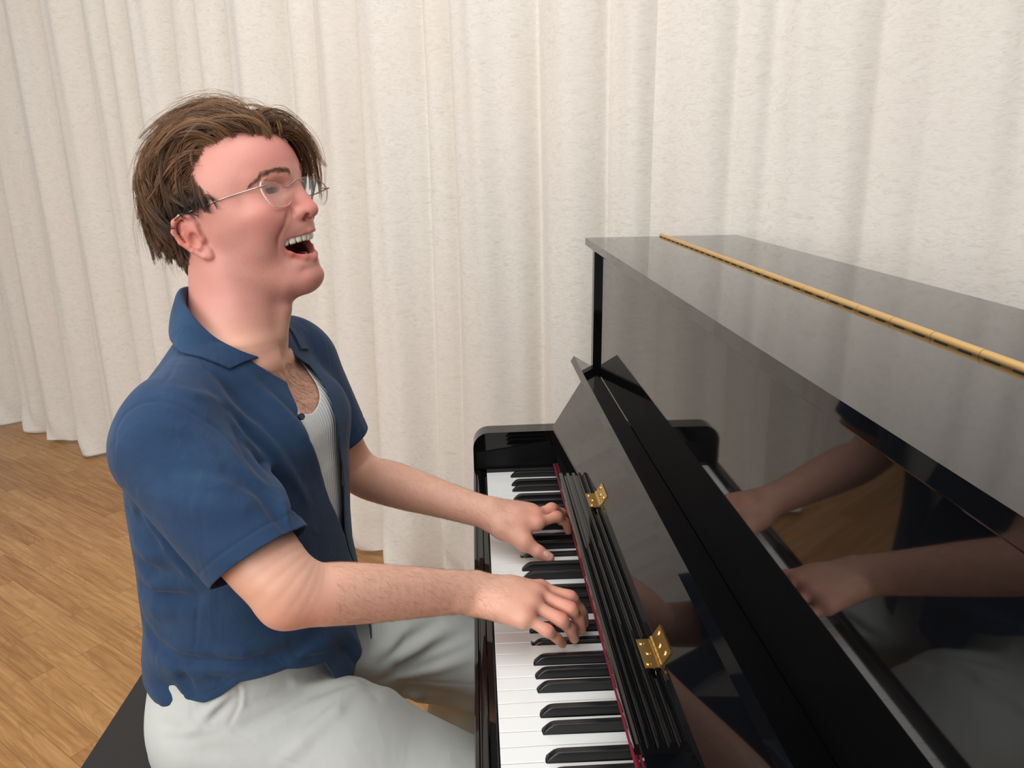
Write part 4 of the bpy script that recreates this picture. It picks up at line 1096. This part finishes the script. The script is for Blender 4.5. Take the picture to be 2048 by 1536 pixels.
def tubes(name, W, lock, n, rg, m_, rad, frame=HEAD, parent=None, cols=None, raw=False):
    steps, N_, _ = W.shape
    T = np.gradient(W, axis=0); T /= np.maximum(np.linalg.norm(T, axis=2), 1e-6)[..., None]
    A = np.cross(T, np.array((.3, .2, .93))); A /= np.maximum(np.linalg.norm(A, axis=2), 1e-6)[..., None]; Bn = np.cross(T, A)
    r = rad*(1-.72*(np.linspace(0, 1, steps)**1.5))[:, None, None]*rg.uniform(.7, 1.3, N_)[None, :, None]
    R3 = [A*math.cos(q)*r+Bn*math.sin(q)*r for q in (0, 2.094, 4.189)]
    V = np.stack([W+q for q in R3], 2)               # steps, N, 3sides, 3
    V = V.transpose(1, 0, 2, 3).reshape(-1, 3)
    V = frame.o+V @ frame.m.T
    base = (np.arange(N_)*steps*3)[:, None, None]; j = np.arange(steps-1)[None, :, None]*3; i = np.arange(3)[None, None, :]
    q = np.stack([base+j+i, base+j+(i+1) % 3, base+j+3+(i+1) % 3, base+j+3+i], -1).reshape(-1, 4)
    if cols is None:
        lc = rg.rand(n)[lock]*.6+rg.rand(N_)*.4; cc = lc[:, None]
    else: cc = cols[:, None]
    gp = W.transpose(1, 0, 2); grey = np.clip((58-gp[:, :, 2]-.25*np.abs(gp[:, :, 0]+5))/30, 0, 1)*np.clip((gp[:, :, 0]+75)/40, .25, 1); grey = np.repeat(grey.reshape(-1), 3)
    col = np.stack([np.repeat(cc[:, 0], steps*3), grey, np.repeat(rg.rand(N_), steps*3)], 1)
    if raw: return V, q, col
    return to_mesh(name, V, q, m_, parent or person, lambda V_: {'Hair': col})
hm = mat('brown_hair', (.1, .06, .04), .38, spec=.35); nt = NT(hm); at = nt.n('Attribute', attribute_name='Hair'); sp = nt.n('SeparateColor'); nt.l(at.outputs['Color'], sp.inputs[0])
c = nt.ramp(sp.outputs[0], [(0, S2L((78, 54, 39))), (.45, S2L((116, 84, 59))), (.8, S2L((150, 112, 79))), (1, S2L((178, 138, 100)))])
c2 = nt.ramp(sp.outputs[2], [(0, S2L((44, 35, 31))), (.8, S2L((70, 58, 52))), (1, S2L((148, 142, 138)))])
gm = nt.n('Math', operation='MULTIPLY', i_1=.9); nt.l(sp.outputs[1], gm.inputs[0])
nt.l(nt.mix(gm.outputs[0], c, c2), nt.b.inputs['Base Color'])
M['hair'] = hm
PIECES = [make_hair('hair', 1250, 20, 3, hm),
          make_hair('side', 620, 14, 21, hm, sel=lambda P: (P[:, 2] < 66) & (P[:, 2] > 2) & (P[:, 0] > -44), hs=(.5, 1.0), spread=3.2, rad=.26),
          make_hair('nape', 260, 14, 31, hm, sel=lambda P: (P[:, 2] < 10) & (P[:, 0] < -36), hs=(.5, 1.1), spread=3.6, rad=.3),
          make_hair('wisps', 260, 4, 11, hm, hs=(.95, 1.18), spread=6, rad=.22, lmul=1.05, stray=.8)]
offs = np.cumsum([0]+[len(q[0]) for q in PIECES[:-1]]); HV = np.concatenate([q[0] for q in PIECES]); HC = np.concatenate([q[2] for q in PIECES])
hair = to_mesh('hair', HV, np.concatenate([q[1]+o for q, o in zip(PIECES, offs)]), hm, person, lambda V_: {'Hair': HC})
hair['label'] = 'tousled swept-back brown hair, greying by the ear'
M['browhair'] = mat('eyebrow_hair', S2L((112, 80, 62)), .6)
# eyebrows
def brows():
    rg = np.random.RandomState(5); Ws = []
    for s_ in (-1, 1):
        path = np.array([(108, 12, 37), (102, 22, 42), (92, 33, 45), (78, 48, 43.5), (62, 60, 33)], float); path[:, 1] *= s_
        for k in range(520):
            t = rg.rand()**.9*3.98; i = int(t); f = t-i; p = path[i]*(1-f)+path[i+1]*f; d = path[i+1]-path[i]; d /= np.linalg.norm(d)
            p = p+np.array((0, 0, rg.normal()*(2.2-.3*t))); up = np.array((0, 0, .5-.28*t))+rg.normal(size=3)*.18
            v = (d+up); v /= np.linalg.norm(v); l = rg.uniform(5, 8)*(1-.13*t)
            Ws.append([p+v*l*q+np.array((0, 0, -.6))*q*q*2 for q in np.linspace(0, 1, 5)])
    W = np.array(Ws, np.float32).transpose(1, 0, 2)
    sh = W.shape; Q = W.reshape(-1, 3).copy()
    # seat them on the real face: slide back along the face until the skin
    Q[:, 0] = 135
    for _ in range(30):
        dd_ = BODY.eval((HEAD.o+Q @ HEAD.m.T).astype(np.float32)); Q[:, 0] -= np.clip(dd_-.4, -2, 6)*.8
    W = Q.reshape(sh); W[:, :, 0] += np.linspace(0, .8, sh[0])[:, None]; N_ = W.shape[1]
    return tubes('eyebrows', W, np.arange(N_), N_, rg, M['browhair'], .15, cols=.25+rg.rand(N_)*.35)
brow = brows()

# glasses ------------------------------------------------------
GL = empty('eyeglasses', HW((100, 0, 20))); tag(GL, 'rimless eyeglasses with thin silver temples worn by the man', 'eyeglasses')
M['lens'] = bpy.data.materials.new('lens_glass'); M['lens'].use_nodes = True; t_ = M['lens'].node_tree; t_.nodes.clear()
o_ = t_.nodes.new('ShaderNodeOutputMaterial'); mx = t_.nodes.new('ShaderNodeMixShader'); tr = t_.nodes.new('ShaderNodeBsdfTransparent'); gl = t_.nodes.new('ShaderNodeBsdfGlossy'); fr = t_.nodes.new('ShaderNodeFresnel')
fr.inputs[0].default_value = 1.45; mu = t_.nodes.new('ShaderNodeMath'); mu.operation = 'MULTIPLY'; mu.inputs[1].default_value = .14; gl.inputs['Roughness'].default_value = .02; tr.inputs[0].default_value = (.99, .985, .985, 1)
t_.links.new(fr.outputs[0], mu.inputs[0]); t_.links.new(mu.outputs[0], mx.inputs[0]); t_.links.new(tr.outputs[0], mx.inputs[1]); t_.links.new(gl.outputs[0], mx.inputs[2]); t_.links.new(mx.outputs[0], o_.inputs[0])
M['silver'] = mat('silver_wire', S2L((176, 172, 166)), .25, metal=1)
M['rimedge'] = mat('lens_edge', S2L((236, 214, 208)), .15)
NEAR = [(89.4, -55.2, 33.3), (90.6, -49.1, 35.6), (93.1, -36.8, 37), (95.9, -24.1, 35.4), (98.7, -13.3, 30.4), (100.9, -8.4, 20.1), (101, -12, 9.3), (99.9, -21.9, 0), (98.3, -30.8, -3), (95.2, -45.4, -2), (92.4, -54.3, 5), (90.4, -58.6, 16), (89.2, -59, 26)]
FAR = [(105, 13, 25), (106.5, 20, 28.5), (109.5, 33, 27), (112, 45, 21.5), (113.4, 57.5, 11), (112.2, 60, 2), (109.0, 57, -8), (106.2, 50, -13.2), (104, 42, -13), (102.6, 34, -11), (102.4, 22, -3), (103, 13, 8), (104, 11, 17)]
def smooth_loop(P, n=40):
    P = np.array(P, float); m_ = len(P); out = []
    for i in range(n):
        t = i/n*m_; k = int(t); f = t-k; a, b, c, d = P[k-1], P[k], P[(k+1) % m_], P[(k+2) % m_]
        out.append(.5*((2*b)+(-a+c)*f+(2*a-5*b+4*c-d)*f*f+(-a+3*b-3*c+d)*f**3))
    return np.array(out)
for pts in (NEAR, FAR):
    Lp = smooth_loop(pts); c = Lp.mean(0); n_ = np.linalg.svd(Lp-c)[2][2]; n_ = n_ if n_[0] > 0 else -n_
    nn = len(Lp)
    bm = bmesh.new(); fr_, bk_ = [], []
    for s_, off in ((1, 1.3), (.66, 1.8), (.33, 2.1)): fr_.append([bm.verts.new(HW(c+(p-c)*s_+n_*off)) for p in Lp]); bk_.append([bm.verts.new(HW(c+(p-c)*s_+n_*(off-2.6))) for p in Lp])
    for R_, fl in ((fr_, 0), (bk_, 1)):
        for a, b in zip(R_[:-1], R_[1:]):
            for i in range(nn):
                q = [a[i], a[(i+1) % nn], b[(i+1) % nn], b[i]]; bm.faces.new(q)
        bm.faces.new(R_[-1])
    ln_edge = [bm.faces.new([fr_[0][i], bk_[0][i], bk_[0][(i+1) % nn], fr_[0][(i+1) % nn]]) for i in range(nn)]
    for f in ln_edge: f.material_index = 1
    lens = finish(bm, 'lens', [M['lens'], M['rimedge']], None, angle=40); keep(lens, GL)
def clear(Q):
    Q = Q.copy()
    for _ in range(12):
        d = BODY.eval((HEAD.o+Q @ HEAD.m.T).astype(np.float32)); Q[:, 1] += np.sign(Q[:, 1])*np.clip(1.6-d, 0, 3)*(Q[:, 0] > -26)
    return Q
def wire(name, pts, rad, m_, parent, n=10):
    P = [np.array(p, float) for p in pts]; Q = []
    m_n = len(P)
    for i in range(m_n-1):
        a, b, c, d = P[max(i-1, 0)], P[i], P[i+1], P[min(i+2, m_n-1)]
        for f in np.linspace(0, 1, 6, endpoint=False): Q.append(.5*((2*b)+(-a+c)*f+(2*a-5*b+4*c-d)*f*f+(-a+3*b-3*c+d)*f**3))
    Q.append(P[-1]); Q = np.array(Q)
    if name == 'temple': Q = clear(Q)
    T = np.gradient(Q, axis=0); T /= np.linalg.norm(T, axis=1)[:, None]
    bm = bmesh.new(); up = np.array((.1, .2, 1.0)); rr = []
    for i, (q, t) in enumerate(zip(Q, T)):
        a = np.cross(t, up); a /= np.linalg.norm(a); b = np.cross(t, a); r_ = np.interp(i/(len(Q)-1), np.linspace(0, 1, len(rad)), rad)
        rr.append([bm.verts.new(HW(q+(a*math.cos(w_)+b*math.sin(w_))*r_)) for w_ in [2*math.pi*k/n for k in range(n)]])
    for a, b in zip(rr[:-1], rr[1:]):
        for i in range(n): bm.faces.new([a[i], a[(i+1) % n], b[(i+1) % n], b[i]])
    bm.faces.new(rr[0]); bm.faces.new(rr[-1][::-1]); o = finish(bm, name, m_, None, angle=60); keep(o, parent); return o
wire('bridge', [(99, -23, 21), (103.5, -17, 21), (110, -12, 25), (113, -5.5, 26.5), (112.5, 3, 24.5), (109, 13, 22)], [.8, .8, .8], M['silver'], GL)
wire('temple', [(94.5, -50, 28.5), (90, -58.5, 28), (84, -63, 28), (62, -68, 27.5), (30, -75, 25.5), (0, -79.5, 23), (-18, -82, 21), (-32, -82, 12), (-38, -80, 0)], [.7, 1.0, .9, .7, .9, 1.3, 1.3], M['silver'], GL)
wire('temple', [(111, 48, 9), (115, 61.5, 7), (110, 65, 6.5), (78, 68, 4), (30, 76, 14), (0, 80, 23), (-18, 82, 21), (-32, 82, 12), (-38, 80, 0)], [.7, 1.0, .9, .7, .9, 1.3, 1.3], M['silver'], GL)
for a, b in (((100, -13, 12), (94, -13, 6)), ((103, 13, 10), (97, 12, 4))):
    wire('nose_pad', [a, tuple((np.array(a)+b)/2), b], [.5, 1.4, 2.2, 1.6], M['rimedge'], GL)
# ------------------------------------------------------------------ collar, button, body hair, shoes
def strip_mesh(rows, sub=3):
    """Catmull-Rom refine a grid of control points (rows x cols x 3), mm"""
    A = np.array(rows, float)
    def ref(A, axis):
        A = np.moveaxis(A, axis, 0); n = len(A); out = []
        for i in range(n-1):
            a, b, c, d = A[max(i-1, 0)], A[i], A[i+1], A[min(i+2, n-1)]
            for f in np.linspace(0, 1, sub*2, endpoint=False): out.append(.5*((2*b)+(-a+c)*f+(2*a-5*b+4*c-d)*f*f+(-a+3*b-3*c+d)*f**3))
        out.append(A[-1]); return np.moveaxis(np.array(out), 0, axis)
    return ref(ref(A, 0), 1)
fold_ = [(-309, -466, 377), (-331, -478, 391), (-358, -484, 411), (-386, -472, 437), (-408, -444, 457), (-416, -411, 464), (-406, -374, 458), (-370, -346, 440), (-328, -346, 412), (-297, -358, 388), (-278, -369, 362)]
outer_ = [(-336, -509, 372), (-362, -517, 386), (-389, -514, 402), (-413, -494, 418), (-434, -456, 428), (-442, -409, 430), (-430, -360, 424), (-394, -318, 406), (-342, -300, 386), (-300, -308, 368), (-279, -322, 350)]
rows = []
for f, o in zip(fold_, outer_):
    f, o = np.array(f, float), np.array(o, float); c = np.array((-352, -411, f[2])); i_ = c-f; i_ /= np.linalg.norm(i_)
    rows.append([f+i_*5+(0, 0, -24), f+i_*4.5+(0, 0, -9), f+i_*2+(0, 0, 0), f-i_*1.5+(0, 0, .8), f*.72+o*.28+(0, 0, 1.5), f*.35+o*.65+(0, 0, 1.2), o])
Gd = strip_mesh(rows, 3)
# the flap lies on the shirt
flap = Gd.shape[1]*4//7
Q = Gd[:, flap:].reshape(-1, 3); d = SHIRT.eval(Q.astype(np.float32)); g = np.zeros_like(Q)
for k in range(3):
    Z_ = Q.copy(); Z_[:, k] += 1; g[:, k] = SHIRT.eval(Z_.astype(np.float32))-d
wts = np.tile(np.linspace(0, 1, Gd.shape[1]-flap), Gd.shape[0]); want = 2.6
Q = Q+g/np.maximum(np.linalg.norm(g, axis=1), .3)[:, None]*(np.maximum(want-d, 0)+np.minimum(want-d, 0)*wts**2*.8)[:, None]
Gd[:, flap:] = Q.reshape(Gd[:, flap:].shape)
nr, nc = Gd.shape[:2]
me = bpy.data.meshes.new('collar'); me.from_pydata([V3(*p) for p in Gd.reshape(-1, 3)], [], [(i*nc+j, i*nc+j+1, (i+1)*nc+j+1, (i+1)*nc+j) for i in range(nr-1) for j in range(nc-1)])
col = link('collar', me, M['shirt'], smooth=True); keep(col, person)
so = col.modifiers.new('cloth', 'SOLIDIFY'); so.thickness = .0024; so.offset = 0; bv_ = col.modifiers.new('edge', 'BEVEL'); bv_.width = .0008; bv_.segments = 2
# button at the top of the closed front
def on_field(F_, p, it=6, off=0.0):
    p = np.array(p, float)
    for _ in range(it):
        d = float(F_.eval(p[None].astype(np.float32))[0]); g = np.array([float(F_.eval((p+np.eye(3)[k])[None].astype(np.float32))[0])-d for k in range(3)]); p = p-g/np.linalg.norm(g)*(d-off)
    return p, g/np.linalg.norm(g)
M['button'] = mat('navy_button', S2L((30, 38, 52)), .3)
p, g = on_field(SHIRT, (-255, -486, 298), off=1.6)
bm = bmesh.new(); cyl(bm, p-g*.5, p+g*2.2, 5.0, 18, 4.4); finish(bm, 'button', M['button'], person, .0005)
# fine hair on the forearms and the chest
def body_hair(name, n, region, lead, L, rad, seed, colr, norm=.25):
    rg = np.random.RandomState(seed); Vb, Fb = BV, BF
    idx = rg.choice(np.flatnonzero(region(Vb)), n); P = Vb[idx]; N = BN[idx]
    dirs = lead(P)+rg.normal(size=P.shape)*.35; dirs -= N*(dirs*N).sum(1)[:, None]; dirs /= np.linalg.norm(dirs, axis=1)[:, None]
    l = rg.uniform(*L, n); cv = rg.normal(size=n)*.5; bz = np.cross(N, dirs)
    W = np.stack([P+N*(.1+norm*l[:, None]*(t-.55*t*t))+dirs*l[:, None]*t+bz*(cv*l*.3*t*t)[:, None] for t in np.linspace(0, 1, 6)]).astype(np.float32)
    return tubes(name, W, np.arange(n), n, rg, colr, rad, frame=WORLD, cols=rg.rand(n)*.5)
hb = mat('fine_hair', S2L((138, 98, 72)), .45)
ax = RW-RE; ax /= np.linalg.norm(ax); axl = LW-LE; axl /= np.linalg.norm(axl)
def near_seg(P, a, b, r): 
    ba = b-a; h = ((P-a)@ba)/(ba@ba); q = P-a-np.clip(h, 0, 1)[:, None]*ba; return (h > .16) & (h < 1.25) & (np.linalg.norm(q, axis=1) < r)
ah = body_hair('arm_hair', 4200, lambda V: near_seg(V, RE, RW, 60) & (V[:, 2] > 40), lambda P: ax*.8+np.array((0, -.5, -.45)), (5, 12), .042, 1, hb)
al = body_hair('arm_hair', 3200, lambda V: near_seg(V, LE, LW, 60) & (V[:, 2] > 30), lambda P: axl*.8+np.array((0, -.4, -.4)), (5, 12), .042, 2, hb)
chh = body_hair('chest_hair', 1000, lambda V: (np.abs(V[:, 2]-312) < 46) & (np.abs(V[:, 1]+418) < 46) & (V[:, 0] > -330), lambda P: np.array((.1, .4, -.6)), (10, 20), .09, 3, hb, .3)
# shoes (mostly below the picture)
M['shoe'] = mat('dark_shoe_leather', S2L((58, 44, 36)), .45)
for (x, y) in ((-10, -580), (-118, -255)):
    S = Field(); S.cap((x-20, y, -690), (x+150, y-6, -708), 44, 34, k=20, flat=((0, 0, 1), 1.15)); S.cap((x-5, y, -700), (x-12, y, -640), 44, 42, k=20); S.ell((x-40, y, -700), (36, 34, 34), k=16)
    cutf = lambda P, z0=-734.5: z0-P[:, 2]
    V_, F_ = isosurface(Solid(S, lambda P: np.maximum(-734.5-P[:, 2], P[:, 2]+622).astype(np.float32)).eval, (x-120, y-80, -760), (x+220, y+80, -600), 4.0, 'shoe')
    to_mesh('shoe', V_, F_, M['shoe'], person)
M['nail'] = mat('fingernail', S2L((232, 176, 164)), .25, spec=.5)
def nail(tipc, n, axis, hl, hw, rad):
    tipc = np.array(tipc, float); n = np.array(n, float); n /= np.linalg.norm(n); a = np.array(axis, float); a -= n*(a@n); a /= np.linalg.norm(a); s_ = np.cross(n, a)
    bm = bmesh.new(); rr = []
    for j in range(6):
        k = j/5; row = []
        for i in range(20):
            t = 2*math.pi*i/20; ca, sa = math.cos(t), math.sin(t); u = hl*k*math.copysign(abs(ca)**.75, ca); v = hw*k*math.copysign(abs(sa)**.8, sa)
            drop = rad-math.sqrt(max(rad*rad-v*v, 0)); q = tipc+a*u+s_*v-n*(drop+.010*u*u*(u > 0)*2)+n*(.55-.5*k**3); row.append(bm.verts.new(V3(*q)))
        rr.append(row)
    for x, y in zip(rr[1:-1], rr[2:]):
        for i in range(20): bm.faces.new([x[i], x[(i+1) % 20], y[(i+1) % 20], y[i]])
    bm.faces.new(rr[1])
    for v in rr[0]: bm.verts.remove(v)
    return finish(bm, 'fingernail', M['nail'], person, angle=80)
nail((90.3, -388.4, 22.6), (.36, -.5, .79), (17, -4, -10), 6.4, 5.2, 8.6)
